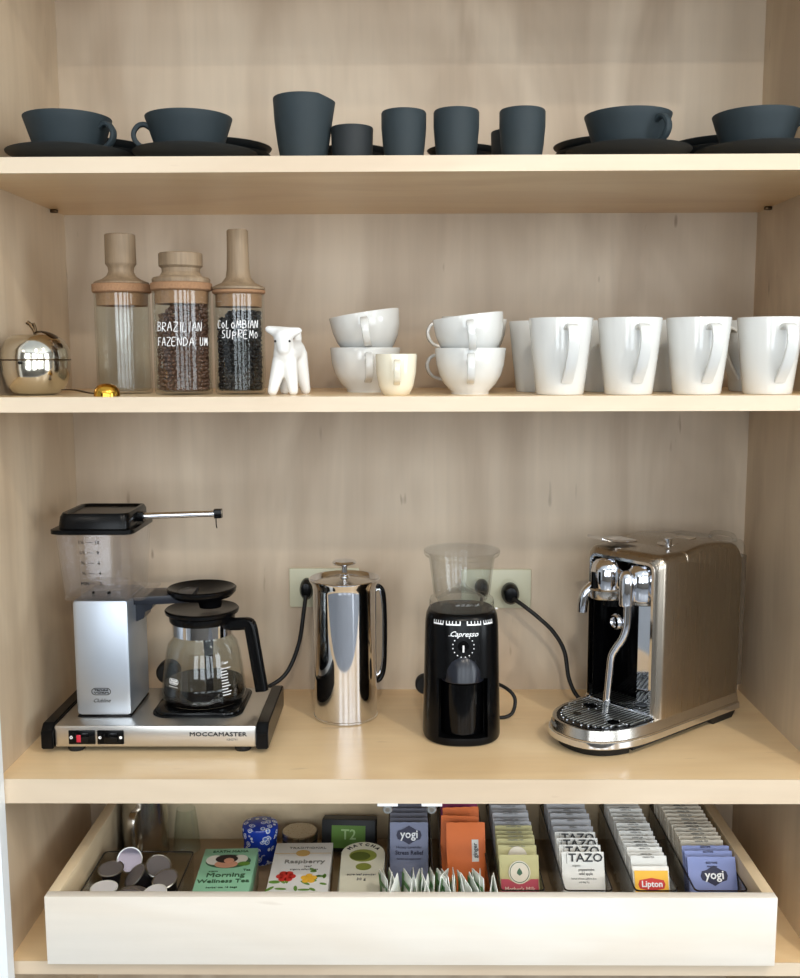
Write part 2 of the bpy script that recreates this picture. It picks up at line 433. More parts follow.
for x, l in ((-.4385, 'dark grey saucer under the leftmost wide cup'), (-.2760, 'dark grey saucer under the cup whose handle points left'),
             (.2825, 'dark grey saucer under the wide cup right of the tumblers'), (.449, 'dark grey saucer under the rightmost wide cup')):
    put(sauc, (x, .09, S1T), l, 'saucer', group=GS)
for x, l in ((-.456, 'left end'), (-.281, 'handle-left cup'), (.293, 'cup right of the tumblers'), (.458, 'right end')):
    for k in range(5):
        put(sauc, (x+random.uniform(-.002, .002), .272, S1T+.0108*k), {'left end': 'dark grey saucer in the rear stack behind the leftmost cup', 'handle-left cup': 'dark grey saucer in the rear stack behind the cup with its handle to the left',
             'cup right of the tumblers': 'dark grey saucer in the rear stack behind the wide cup right of the tumblers', 'right end': 'dark grey saucer in the rear stack behind the rightmost cup'}[l], 'saucer', group='dark saucers stacked at the back, '+l)
ssm = make_saucer(.052, .016)
for x, n, l in ((-.079, 5, 'small dark saucer in the stack behind the low tumbler'), (.078, 5, 'small dark saucer in the stack behind the straight tumblers')):
    for k in range(n): put(ssm, (x, .25, S1T+.0095*k), l, 'saucer', group='small dark saucers, '+('left' if x < 0 else 'right')+' stack')
cup = make_bowlcup()
for x, rz, l in ((-.440, .25*0-.35, 'wide charcoal cup at the left end, handle pointing right'), (-.2835, PI+.25, 'wide charcoal cup with its handle pointing left'),
                 (.281, -1.0, 'wide charcoal cup with its handle turned to the front right'), (.446, -.25, 'wide charcoal cup nearest the right wall, handle out of frame')):
    put(cup, (x, .09, S1T+.0074), l, 'cup', rz, GC)
def tumbler(name, prof, label, loc, warp=None, group='dark tumblers on the top shelf', m=CHAR, rz=0):
    t = obj(name, lathe(new(), prof, 56, warp=warp), m, loc=loc, rot=(0, 0, rz)); tag(t, label, 'cup', group); return t
def spout(x, y, z, a):
    d = math.cos(a); k = max(0, (z-.055)/.033)
    if d > .7 and k > 0:
        s = ((d-.7)/.3)**2*k*.0035; x += s; z -= ((d-.7)/.3)**1.2*k*.005
    z *= .94
    return x, y, z
tumbler('pouring_jug', [(0, 0), (.024, 0), (.028, .002), (.033, .03), (.0365, .06), (.038, .088), (.0375, .0895), (.0355, .0885), (.034, .06), (.030, .03), (.024, .006), (0, .005)], 'tall charcoal jug with a pointed lip, largest of the tumblers', (-.1345, .075, S1T), spout, None, rz=-.15)
lo = [(r, z*.95) for r, z in [(0, 0), (.0225, 0), (.0245, .0015), (.026, .02), (.027, .049), (.0265, .0505), (.025, .049), (.0235, .02), (.021, .005), (0, .004)]]
tumbler('tumbler', lo, 'low dark tumbler beside the spouted jug', (-.0725, .075, S1T), m=CHAR_D)
tumbler('tumbler', [(r, z*1.14) for r, z in lo], 'low dark tumbler half hidden behind the rightmost tall tumbler', (.136, .135, S1T), m=CHAR_D)
hi = [(r, z*.925) for r, z in [(0, 0), (.0215, 0), (.0235, .0015), (.0265, .025), (.0285, .050), (.0285, .069), (.0275, .0712), (.0262, .0695), (.0262, .05), (.024, .025), (.021, .005), (0, .004)]]
tt = obj('tumbler', lathe(new(), hi, 56), CHAR); tt['category'] = 'cup'
for x, l, s in ((-.0065, 'tall charcoal tumbler right of the low tumbler', 1.0), (.060, 'tall charcoal tumbler in the middle of the tall three', 1.015), (.1435, 'tall charcoal tumbler nearest the wide cups on the right', 1.02)):
    o = put(tt, (x, .07, S1T), l, 'cup', group='tall dark tumblers on the top shelf'); o.scale = (s, s, s)

# ------------------------------------------------------------------ middle shelf
# apple box
t = thing('apple_box', 'hammered silver apple shaped box with stem and leaf', 'box', (-.495, .085, S2T))
def wob(x, y, z, a):
    k = 1+.012*math.sin(5*a); return x*k, y*k, z
bm = new(); lathe(bm, [(0, .004), (.014, .001), (.022, 0), (.030, .003), (.038, .012), (.0425, .026), (.0435, .036), (.0436, .0455), (0, .0455)], 64, warp=wob); obj('body', bm, PEWTER, t)
bm = new(); lathe(bm, [(0, .0468), (.0442, .0468), (.0445, .049), (.043, .060), (.038, .071), (.028, .0785), (.017, .079), (.008, .074), (0, .071)], 64, warp=wob); obj('lid', bm, PEWTER, t)
bm = new(); lathe(bm, [(.0425, .0450), (.0449, .0455), (.0449, .0470), (.0425, .0475)], 64, warp=wob); obj('seam', bm, BRONZE, t)
bm = new(); tube(bm, crom([(0, 0, .071), (.001, 0, .082), (-.003, 0, .0905), (-.0085, 0, .0955)], 5), .0022, 8, scale=lambda s: .8+.5*s)
tube(bm, crom([(0, 0, .076), (.0025, 0, .085), (.0, 0, .0945)], 5), .0018, 8); obj('stem', bm, BRONZE, t)
bm = new(); pth = crom([(.001, 0, .081), (.012, -.004, .083), (.026, -.008, .078), (.036, -.010, .068), (.0395, -.011, .061)], 6)
sweep(bm, pth, [(a, b) for a, b in circ(1, 12)], (0, 0, 1), lambda s: (.0012, .0007+.0085*math.sin(PI*min(1, max(0, s*.93+.03)))**.8)); obj('leaf', bm, BRONZE, t)
obj('clasp', ball(new(), (-.004, -.0455, .0425), .0022, 10), BLACK, t)
# measuring spoon
t = thing('coffee_scoop', 'brass coffee scoop turned face down beside the apple box', 'spoon', (-.386, .032, S2T))
bm = new(); n = []
lathe(bm, [(.0165, 0), (.0163, .005), (.0145, .010), (.011, .0138), (.006, .016), (0, .0168)], 40)
lathe(bm, [(.0165, 0), (.0152, 0), (.015, .0045), (.0132, .0092), (.010, .0124), (.0055, .0146), (0, .0153)], 40); obj('bowl', bm, BRASS, t)
bm = new(); sweep(bm, crom([(-.0150, .001, .0035), (-.024, .004, .0042), (-.044, .012, .0075), (-.062, .020, .0078)], 6), rrect(.0016, .007, .0007, 2), (0, 0, 1), lambda s: (1, .55+.7*s)); obj('handle', bm, BRONZE, t)

# storage jars
def jar(name, label, x, y, R, H, stop, text=None, beans=None, fill=0., ring=None):
    t = thing(name, label, 'jar', (x, y, S2T), group=None)
    bm = new(); w_ = .0022
    lathe(bm, [(0, .0), (R-.004, 0), (R-.0012, .0012), (R, .004), (R, H), (R-w_*.5, H+.0006), (R-w_, H), (R-w_, .007), (R-w_-.003, .0045), (0, .0045)], 72); obj('glass_body', bm, GLASS, t)
    Ri = R-w_
    bm = new(); lathe(bm, [(0, H-.016), (Ri-.0009, H-.016), (Ri-.0004, H), (ring[0]-.0015, H+.0012), (ring[0], H+.0025), (ring[0], H+ring[1]), (ring[0]-.002, H+ring[1]+.0008), (0, H+ring[1]+.0008)], 64); obj('cork_seal', bm, CORK, t)
    z0 = H+ring[1]+.001
    bm = new(); lathe(bm, [(0, z0)]+[(r, z0+z) for r, z in stop], 64); obj('stopper', bm, W_OAK, t)
    if text:
        bm = new()
        for s, tx, tz, h in text: hand(bm, s, tx, tz, h)
        wrap(bm, R+.0004); obj('handwriting', bm, INK_W, t)
    if beans:
        bm = new(); rnd = random.Random(3)
        def bean(c, M):
            k = len(bm.verts); q_ = bmesh.ops.create_icosphere(bm, subdivisions=1, radius=1)
            for v in q_['verts']:
                q = v.co; p = Vector((q.x*.0030, q.y*.0044, q.z*.0021)); v.co = M @ p+Vector(c)
        z = .0085; rows = 0
        while z < fill:
            rr = Ri-.0048; nb = int(2*PI*rr/.0066)
            for i in range(nb):
                a = 2*PI*(i+.5*(rows % 2))/nb+rnd.uniform(-.05, .05)
                top = fill-.012*max(0, -math.cos(a-.3))-(.010 if math.cos(a-PI) > .55 else 0)
                if z > top: continue
                bean((rr*math.cos(a), rr*math.sin(a), z+rnd.uniform(-.001, .001)), Euler((rnd.uniform(0, 6), rnd.uniform(0, 6), rnd.uniform(0, 6))).to_matrix())
            z += .0052; rows += 1
        for i in range(170):
            r = (Ri-.007)*math.sqrt(rnd.random()); a = rnd.uniform(0, 6.28)
            zz = fill-.004-.006*rnd.random()-(.009 if math.cos(a-PI)*r > .012 else 0)
            bean((r*math.cos(a), r*math.sin(a), zz), Euler((rnd.uniform(0, 6), rnd.uniform(0, 6), rnd.uniform(0, 6))).to_matrix())
        lathe(bm, [(0, .0055), (Ri-.0075, .0055), (Ri-.0075, fill-.014), (0, fill-.014)], 32)
        o = obj('coffee_beans', bm, beans[0], loc=(x, y, S2T), ang=80); tag(o, beans[1], 'coffee beans', kind='stuff')
    return t
jar('storage_jar', 'empty glass jar with a tall knobbed wooden stopper', -.388, .125, .0368, .134,
    [(.036, 0), (.0365, .002), (.033, .0035), (.026, .006), (.0195, .0105), (.0165, .0165), (.0175, .0225), (.0205, .0265), (.0205, .0275), (.0202, .0645), (.0192, .0655), (0, .0655)], ring=(.0392, .012))
jar('storage_jar', 'glass jar of brown beans with white handwriting and a low round stopper', -.3, .092, .0378, .1345,
    [(.0375, 0), (.038, .004), (.036, .0065), (.028, .008), (.0245, .0135), (.025, .0185), (.0285, .0215), (.0285, .037), (.0275, .038), (0, .038)],
    text=[('BRAZILlAN', -.0285, .0825, .0115), ('FAZENDA UM', -.0285, .0640, .0104)], beans=(BEAN, 'brown coffee beans filling the jar with the low round stopper'), fill=.118, ring=(.040, .0105))
jar('storage_jar', 'glass jar of near black beans with a slim chimney shaped stopper', -.2262, .102, .0335, .131,
    [(.0350, 0), (.0352, .003), (.031, .005), (.022, .009), (.0165, .016), (.0150, .026), (.0142, .05), (.0140, .076), (.0130, .0775), (0, .0775)],
    text=[('COLOMBIAN', -.0270, .0865, .0100), ('SUPREMO', -.0195, .0735, .0105)], beans=(BEAN_D, 'dark roasted coffee beans filling the jar with the chimney stopper'), fill=.112, ring=(.0352, .0055))

# bull figurine
t = thing('bull_figurine', 'small white ceramic bull figurine standing right of the glass jars', 'figurine', (-.161, .062, S2T))
bm = new()
def limb(p, q, r0, r1, n=14):
    p, q = Vector(p), Vector(q); d_ = q-p; L_ = d_.length; rot = d_.to_track_quat('Z', 'Y').to_matrix(); rings = []
    for k in range(n+1): a = PI/2*k/n; rings.append((-r0*math.cos(a), r0*math.sin(a)))
    for k in range(n+1): a = PI/2*k/n; rings.append((L_+r1*math.sin(a), r1*math.cos(a)))
    rings = [(z, max(r, .0003)) for z, r in rings]
    loft(bm, [[p+rot @ Vector((r*math.cos(2*PI*j/20), r*math.sin(2*PI*j/20), z)) for j in range(20)] for z, r in rings])
limb((.009, .030, .058), (0, .000, .054), .0145, .0155)                        # trunk
limb((0, .002, .050), (-.001, -.008, .072), .0150, .0120)                       # chest and neck
limb((-.001, -.011, .074), (-.0005, -.013, .060), .0125, .0085)                   # muzzle
limb((-.002, -.008, .0790), (-.0200, -.007, .0850), .0100, .0048)                # horns
limb((.001, -.008, .0785), (.0185, -.007, .0830), .0100, .0048)
limb((-.006, -.001, .044), (-.0165, -.005, .0060), .0110, .0068)                 # front legs
limb((.005, -.001, .044), (.0105, -.005, .0060), .0110, .0066)
limb((.001, .030, .050), (-.006, .036, .0060), .0120, .0066); limb((.013, .030, .052), (.0225, .034, .0060), .0130, .0066)
limb((.012, .036, .070), (.013, .042, .080), .0060, .0045)
body = obj('body', bm, WHITE_M, t)
rm = body.modifiers.new('remesh', 'REMESH'); rm.mode = 'VOXEL'; rm.voxel_size = .0011
sm = body.modifiers.new('smooth', 'SMOOTH'); sm.iterations = 22; sm.factor = .6
dg = bpy.context.evaluated_depsgraph_get(); dg.update()
m2 = bpy.data.meshes.new_from_object(body.evaluated_get(dg)); body.modifiers.clear(); body.data = m2
zm = min(v.co.z for v in m2.vertices)
for v in m2.vertices: v.co.z = max(v.co.z-zm-.0008, 0)
m2.materials.clear(); m2.materials.append(WHITE_M); m2.polygons.foreach_set('use_smooth', [True]*len(m2.polygons))
def skin_y(x, z):
    return min([v.co.y for v in m2.vertices if abs(v.co.x-x) < .0016 and abs(v.co.z-z) < .0016] or [-.02])
for s in (-1, 1): obj('eye', ball(new(), (-.001+s*.0092, skin_y(-.001+s*.0092, .0690)+.0003, .0690), .0015, 10), INK_K, t)

# white cups
def make_whitecup(R=.0465, H=.060, foot=.0245, m=WHITE, name='coffee_cup', hs=1.):
    t = thing(name, 'x', 'cup'); k = R/.0465
    bm = new()
    P = [(0, .002), (foot-.003, .002), (foot-.002, 0), (foot, 0), (foot+.0005, .004), (.034*k, .0135), (.0405*k, .025), (.0445*k, .039), (R, H-.001), (R-.0006, H), (R-.0022, H), (.042*k, .039), (.038*k, .0255), (.031*k, .0145), (.022*k, .0075), (0, .006)]
    lathe(bm, P, 64); obj('bowl', bm, m, t)
    bm = new(); strap(bm, [(R-.0045, 0, H*.80), (R+.006, 0, H*.86), (R+.016*hs, 0, H*.78), (R+.0195*hs, 0, H*.58), (R+.012*hs, 0, H*.36), (R*.86, 0, H*.26)], .010*hs, .0042); obj('handle', bm, m, t)
    return t
wc = make_whitecup()
GW = 'white coffee cups stacked in twos'
wl1 = put(wc, (-.0615, .17, S2T), 'white cup standing under the tilted cup in the left pair', 'cup', -PI/2+.12, GW)
wl2 = put(wc, (-.0540, .17, S2T+.0480), 'white cup tilted on top of the left pair', 'cup', group=GW, rot=(.15, 0, -PI/2+.02))
put(wc, (.080, .08, S2T), 'white cup at the foot of the front pair beside the mugs', 'cup', -PI/2-.04, GW)
put(wc, (.0835, .08, S2T+.0420), 'white cup tilted on top of the front pair beside the mugs', 'cup', group=GW, rot=(.12, 0, -PI/2-.02))
put(wc, (.0900, .195, S2T), 'white cup at the foot of the rear pair, handle showing at left', 'cup', PI+.2, GW)
put(wc, (.0895, .195, S2T+.0430), 'white cup on top of the rear pair, handle showing at left', 'cup', group=GW, rot=(0, -.05, PI+.15))
for o in (wl1, wl2): o.scale = (1.06, 1.06, 1.03)
# espresso cup
t = thing('espresso_cup', 'small cream espresso cup in front of the left pair', 'cup', (-.017, .05, S2T), -PI/2+.05)
bm = new(); lathe(bm, [(0, .001), (.014, .001), (.016, 0), (.0175, .001), (.0225, .012), (.0255, .028), (.0268, .050), (.0262, .0525), (.0248, .0515), (.0235, .028), (.020, .012), (.014, .005), (0, .004)], 56); obj('bowl', bm, CREAM, t)
bm = new(); strap(bm, [(.0245, 0, .041), (.031, 0, .044), (.038, 0, .040), (.039, 0, .030), (.034, 0, .020), (.0225, 0, .0145)], .0085, .0035); obj('handle', bm, CREAM, t)
# mugs
t = mug = thing('coffee_mug', 'x', 'mug')
bm = new(); lathe(bm, [(r, z*.972) for r, z in [(0, .002), (.026, .002), (.0275, 0), (.0295, .0005), (.0305, .003), (.0365, .055), (.0408, .0985), (.0404, .1), (.0386, .0995), (.0345, .055), (.0285, .007), (0, .006)]], 64); obj('body', bm, WHITE, t)
bm = new(); strap(bm, [(.0368, 0, .0825), (.047, 0, .0865), (.0555, 0, .083), (.0595, 0, .072), (.0565, 0, .056), (.0475, 0, .038), (.0350, 0, .0215), (.0315, 0, .0165)], .0150, .0052); obj('handle', bm, WHITE, t)
ml = ['front row white mug nearest the stacked cups', 'front row white mug, second from the stacked cups', 'front row white mug, third from the stacked cups', 'front row white mug closest to the right wall']
for i, x in enumerate((.194, .2825, .3705, .462)): put(mug, (x, .052+.001*i, S2T), ml[i], 'mug', -PI/2+.13, 'white mugs in the front row')
ml = ['back row white mug peeking out left of the front mugs', 'back row white mug behind the first gap of the front row', 'back row white mug behind the second gap of the front row', 'back row white mug whose handle shows in the last gap']
for i, (x, a) in enumerate(((.180, PI/2), (.272, PI/2), (.365, PI/2-.1), (.478, 0))): put(mug, (x, .165, S2T), ml[i], 'mug', a if i < 3 else PI+.5, 'white mugs in the back row')
# ------------------------------------------------------------------ drip coffee maker
t = moc = thing('coffee_maker', 'silver and black drip coffee maker at the left of the counter shelf', 'coffee maker', (-.355, .17, S3T))
ox, oy, oz = -.355, .17, S3T
def B(name, m, x0, x1, y0, y1, z0, z1, bev=0., parent=None):
    return obj(name, box(new(), x0-ox, x1-ox, y0-oy, y1-oy, z0-oz, z1-oz, bev=bev), m, parent or t)
ZB = -.506
B('base', ALU_X, -.4955, -.2135, .088, .254, -.5375, ZB, .0035)
def cap(x0, x1, s):
    poly = [(.083, -.5385), (.259, -.5385), (.262, -.53), (.262, -.508), (.256, -.5035), (.094, -.5035), (.083, -.514)]
    bm = new(); loft(bm, [[(x-ox, y-oy, z-oz) for y, z in poly] for x in (x0, x1)])
    bmesh.ops.bevel(bm, geom=bm.edges[:], offset=.0015, segments=2, affect='EDGES')
    obj('side_cap', bm, BLACK, t)
cap(-.5125, -.4955, -1); cap(-.2135, -.1965, 1)
for fx in (-.47, -.235):
    for fy in (.105, .24):
        bm = new(); lathe(bm, [(0, 0), (.011, 0), (.012, .002), (.012, .0085), (0, .0085)], 20, c=(fx-ox, fy-oy)); obj('foot', bm, BLACK_M, t)
for sx, on in ((-.4565, 1), (-.4165, 0)):
    p = B('switch_panel', BLACK, sx-.0185, sx+.0185, .0862, .0885, -.5325, -.5125, .0008)
    obj('rocker', box(new(), sx-ox-.009, sx-ox+.010, .0842-oy, .0862-oy, -.5300-oz, -.5155-oz, bev=.001), BLACK_G, p)
    if on: obj('power_light', box(new(), sx-ox-.0065, sx-ox-.0005, .0836-oy, .0844-oy, -.5285-oz, -.518-oz, bev=.0003), RED_L, p)
    bm = new()
    for q in ((-.0145, 0),) if on else ((-.0145, 0), (.0145, 0)):
        k = len(bm.verts); lathe(bm, [(.0012 if (on or q[0] < 0) else 0, 0), (.0021, 0), (.0021, .0003), (.0012 if (on or q[0] < 0) else 0, .0003)], 16)
        xf(bm, Matrix.Translation((sx-ox+q[0], .0860-oy, -.5225-oz)) @ Matrix.Rotation(PI/2, 4, 'X'), k)
        if on: box(bm, sx-ox+q[0]-.0003, sx-ox+q[0]+.0003, .0857-oy, .0860-oy, -.5225-oz, -.5195-oz)
        elif q[0] < 0: box(bm, sx-ox+q[0]-.001, sx-ox+q[0], .0857-oy, .0860-oy, -.5236-oz, -.5214-oz)
    obj('switch_symbol', bm, INK_W, p)
bm = shift(text_bm('MOCCAMASTER', .0082, sx=1.3, bold=.00025, spacing=1.04), -.2670-ox, .0877-oy, -.5185-oz); obj('lettering', bm, INK_K, t)
bm = shift(text_bm('KBG741', .0042, sx=1.1), -.247-ox, .0877-oy, -.5262-oz); obj('lettering', bm, INK_G, t)
# tower
tw = B('tower', ALU, -.4745, -.3950, .121, .224, ZB+.0015, -.3355, .007)
B('tower_foot', BLACK, -.473, -.3965, .1225, .2225, ZB-.001, ZB+.0025, .001)
# emblem on the tower
def emblem(cx_, cy_, cz_, w_, h_, m, par, name='logo', bend=None, txt='TECHNIVORM'):
    bm = new(); pts = rrect(w_, h_, h_*.42, 5); n = len(pts)
    prof = [(x*1.0*(1-.10*(abs(y)/(h_/2))**2), y) for x, y in pts]
    inn = [(x*.93, y*.84) for x, y in prof]
    for dy in (0,):
        a = [bm.verts.new((x, 0, y)) for x, y in prof]; b = [bm.verts.new((x, 0, y)) for x, y in inn]
        a2 = [bm.verts.new((x, -.0003, y)) for x, y in prof]; b2 = [bm.verts.new((x, -.0003, y)) for x, y in inn]
        for i in range(n):
            j = (i+1) % n
            bm.faces.new((a[i], b[i], b[j], a[j])); bm.faces.new((a2[i], a2[j], b2[j], b2[i])); bm.faces.new((a[i], a[j], a2[j], a2[i])); bm.faces.new((b[i], b2[i], b2[j], b[j]))
    for k, s in enumerate(('TECHNI', 'VORM')):
        tb = shift(text_bm(s, h_*.36, sx=w_*.82/(h_*.36*(4.1 if k == 0 else 3.0)), bold=.0002), 0, -.0001, h_*(.17-.36*k))
        me = bpy.data.meshes.new('x'); tb.to_mesh(me); tb.free(); bm.from_mesh(me); bpy.data.meshes.remove(me)
    if bend: bend(bm)
    else: shift(bm, cx_, cy_, cz_)
    return obj(name, bm, m, par)
emblem(-.4375-ox, .1208-oy, -.468-oz, .0275, .0105, INK_K, tw)
bm = shift(text_bm('Clubline', .0078, sx=.95, shear=.45), -.4375-ox, .1208-oy, -.4815-oz); obj('lettering', bm, INK_K, tw)
# water tank: tapered rounded box, open top, clear
tk = []
def tring(z, x0, x1, y0, y1, r): return [(x+(x0+x1)/2-ox, y+(y0+y1)/2-oy, z-oz) for x, y in rrect(x1-x0, y1-y0, r, 5)]
bm = new()
w_ = .0022
loft(bm, [tring(-.335, -.483, -.391, .118, .218, .010), tring(-.332, -.4845, -.3895, .1165, .2195, .011), tring(-.240, -.4925, -.3835, .110, .226, .013), tring(-.240, -.4925+w_, -.3835-w_, .110+w_, .226-w_, .011),
          tring(-.330, -.4845+w_, -.3895-w_, .1165+w_, .2195-w_, .009)], True, True)
tank = obj('water_tank', bm, TANKP, t)
bm = new(); loft(bm, [tring(-.3355, -.4845, -.372, .117, .2245, .008), tring(-.3325, -.4845, -.372, .117, .2245, .008)]); obj('tank_tray', bm, TANKP, t)
bm = new()
for i, (a, b_) in enumerate((('1¼', '10'), ('1/1', '8'), ('¾', '6'), ('½', '4'), ('MIN', '2'))):
    z = -.2515-.0148*i
    for s, x in ((a, -.4535), (b_, -.4315)):
        tb = shift(text_bm(s, .0066, bold=.00012), x-ox+.0005*i, 0, z-oz)
        me = bpy.data.meshes.new('x'); tb.to_mesh(me); tb.free(); bm.from_mesh(me); bpy.data.meshes.remove(me)
    box(bm, -.4455-ox, -.4375-ox, -.0003, 0, z-.0004-oz, z+.0004-oz)
for v in bm.verts: v.co.y += .1093+(-.24-(v.co.z+oz))*.0705-oy
obj('level_scale', bm, INK_K, tank)
# inner float and valve in the tank
bm = new(); box(bm, -.462-ox, -.412-ox, .15-oy, .19-oy, -.3295-oz, -.318-oz, .002); tube(bm, [(-.43-ox, .2-oy, -.329-oz), (-.43-ox, .2-oy, -.215-oz)], .0055, 14); obj('riser_tube', bm, TANKP, tank)
bm = new()
for x, s in ((-.447, 1), (-.425, 1.4)): lathe(bm, [(0, -.3295-oz), (.0018*s, -.3295-oz), (.0018*s, -.3265-oz), (0, -.3262-oz)], 12, c=(x-ox, .135-oy))
obj('valve', bm, BLACK, tank)
# lid
bm = new(); loft(bm, [tring(-.2415, -.492, -.384, .1105, .2255, .012), tring(-.240, -.4975, -.381, .107, .229, .013), tring(-.2345, -.4975, -.381, .107, .229, .013), tring(-.2335, -.494, -.384, .110, .226, .012)]); ld = obj('tank_lid', bm, BLACK, t)
bm = new(); loft(bm, [tring(-.2345, -.489, -.388, .114, .224, .013), tring(-.2175, -.4865, -.388, .116, .223, .013), tring(-.2125, -.4835, -.3905, .119, .220, .012), tring(-.2125, -.479, -.3945, .124, .215, .010), tring(-.2155, -.477, -.397, .126, .213, .009)]); obj('raised_top', bm, BLACK, ld)
# outlet arm
bm = new(); tube(bm, [(-.405-ox, .165-oy, -.2240-oz), (-.268-ox, .165-oy, -.2195-oz)], .0048, 14, scale=lambda s: 1-.06*s); am = obj('outlet_tube', bm, CHROME, t)
bm = new(); sweep(bm, [(-.394-ox, .165-oy, -.2237-oz), (-.379-ox, .165-oy, -.2232-oz)], rrect(.014, .014, .003, 2)); obj('collar', bm, BLACK, am)
bm = new(); sweep(bm, [(-.2785-ox, .165-oy, -.2199-oz), (-.268-ox, .165-oy, -.2195-oz)], rrect(.013, .012, .002, 2)); obj('end_cap', bm, BLACK, am)
bm = new(); tube(bm, [(-.2765-ox, .165-oy, -.226-oz), (-.2765-ox, .165-oy, -.236-oz), (-.2755-ox, .165-oy, -.241-oz)], .0008, 6); obj('drip_wire', bm, BLACK, am)
# basket arm, ring holder
CX, CY = -.305, .190
bm = new(); k = 0
poly = [(-.400, .150), (-.375, .152), (-.340, .160), (-.315, .165), (-.315, .215), (-.345, .212), (-.375, .208), (-.400, .206)]
prism(bm, [(x-ox, y-oy) for x, y in poly], -.350-oz, -.338-oz, .002)
br = [(-.400, -.349), (-.369, -.349), (-.372, -.358), (-.381, -.362), (-.384, -.372), (-.393, -.376), (-.400, -.376)]
loft(bm, [[(x-ox, y-oy, z-oz) for x, z in br] for y in (.160, .200)])
obj('basket_arm', bm, NAVY_P, t)
bm = new(); lathe(bm, [(0, -.3475-oz), (.036, -.3475-oz), (.044, -.345-oz), (.0495, -.339-oz), (.0505, -.3335-oz), (.0485, -.332-oz), (.044, -.3345-oz), (.020, -.343-oz), (0, -.343-oz)], 56, c=(CX-ox, CY-oy)); obj('drip_dish', bm, BLACK, t)
bm = new(); lathe(bm, [(0, -.362-oz), (.016, -.362-oz), (.0185, -.3475-oz), (0, -.3475-oz)], 32, c=(CX+.012-ox, CY-oy)); obj('drip_neck', bm, BLACK, t)
# hot plate
bm = new(); prism(bm, [(x+CX-ox, y+.183-oy) for x, y in rrect(.122, .122, .022, 6)], ZB-oz, ZB+.0055-oz, .0022); obj('hot_plate', bm, BLACK_G, t)
bm = new(); prism(bm, [(x+CX-ox, y+.183-oy) for x, y in rrect(.130, .130, .024, 6)], ZB-oz, ZB+.002-oz, .0008); obj('plate_trim', bm, BLACK, t)

# carafe
HZ = ZB+.0056
t = thing('glass_carafe', 'glass coffee carafe with black handle on the drip coffee maker', 'carafe', (CX, .188, HZ))
gp = [(0, .0), (.050, 0), (.0575, .002), (.0612, .007), (.0615, .014), (.0580, .045), (.0535, .074), (.0500, .086), (.0440, .0935), (.0420, .098), (.0418, .124)]
inn = [(r-.0017, z) for r, z in gp[4:][::-1]]+[(.0585, .0075), (.056, .0035), (.049, .0018), (0, .0018)]
bm = new(); lathe(bm, gp+inn, 64); gb = obj('glass_body', bm, GLASS, t)
bm = new(); lathe(bm, [(.0422, .0995), (.0433, .0995), (.0433, .1175), (.0422, .1175)], 64); obj('metal_band', bm, CHROME, t)
bm = new(); lathe(bm, [(.0423, .1176), (.0455, .1176), (.0475, .1200), (.0480, .128), (.0530, .1315), (.0540, .1355), (.0520, .1375), (.0440, .1345), (.030, .1325), (0, .1325), (0, .1285), (.0400, .1285), (.0400, .1250), (.0423, .1250)], 64); obj('lid', bm, BLACK, t)
bm = new(); lathe(bm, [(0, .0285), (.0052, .0285), (.0062, .060), (.0085, .1084), (.0085, .1285), (0, .1285)], 20, c=(.008, 0)); obj('mixing_tube', bm, BLACK, t)
d = Vector((.94, -.34, 0)); hp = [(.040, .1165), (.058, .1180), (.0745, .1200), (.0800, .1150), (.0855, .085), (.0925, .045), (.0965, .022)]
bm = new(); sweep(bm, crom([(d.x*u, d.y*u, z) for u, z in hp], 6), rrect(.0135, .018, .004, 3), (d.y, -d.x, 0), lambda s: (1-.1*s, 1.0)); 
obj('handle', bm, BLACK, t)
def cone(z):  # outer radius of the glass at height z
    for (r0, z0), (r1, z1) in zip(gp[1:], gp[2:]):
        if z0 <= z <= z1: return r0+(r1-r0)*(z-z0)/(z1-z0)
    return .05
def cwrap(bm, az):
    for v in bm.verts:
        R_ = cone(v.co.z)+.0003-v.co.y; a = v.co.x/cone(v.co.z)+az; v.co = Vector((R_*math.sin(a), -R_*math.cos(a), v.co.z))
emblem(0, 0, 0, .019, .0085, INK_W, gb, bend=lambda b: (shift(b, 0, 0, .0405), cwrap(b, -.62)))
bm = new(); box(bm, -.009, .009, -.0003, 0, .0325, .0331); cwrap(bm, -.62); obj('logo_underline', bm, INK_W, gb)
bm = new(); rnd = random.Random(2)
tb = shift(text_bm('Cups', .0052), 0, 0, .066); me = bpy.data.meshes.new('x'); tb.to_mesh(me); tb.free(); bm.from_mesh(me)
for k, wd in enumerate((.016, .010, .011, .0095, .010, .011, .012, .009, .013, .0125)):
    z = .058-.0042*k; x = -.008
    while x < -.008+wd:
        l_ = rnd.uniform(.0009, .0022); box(bm, x, x+l_, -.0003, 0, z-.0006, z+.0007); x += l_+.0005
cwrap(bm, .78); obj('measuring_marks', bm, INK_W, gb)
bm = new(); lathe(bm, [(0, .0022), (.0485, .0022), (.0555, .004), (.0582, .008), (.0593, .014), (.0568, .0280), (0, .0280)], 56)
o = obj('coffee', bm, COFFEE, loc=(CX, .188, HZ)); tag(o, 'black coffee in the bottom of the glass carafe', 'coffee', kind='stuff')

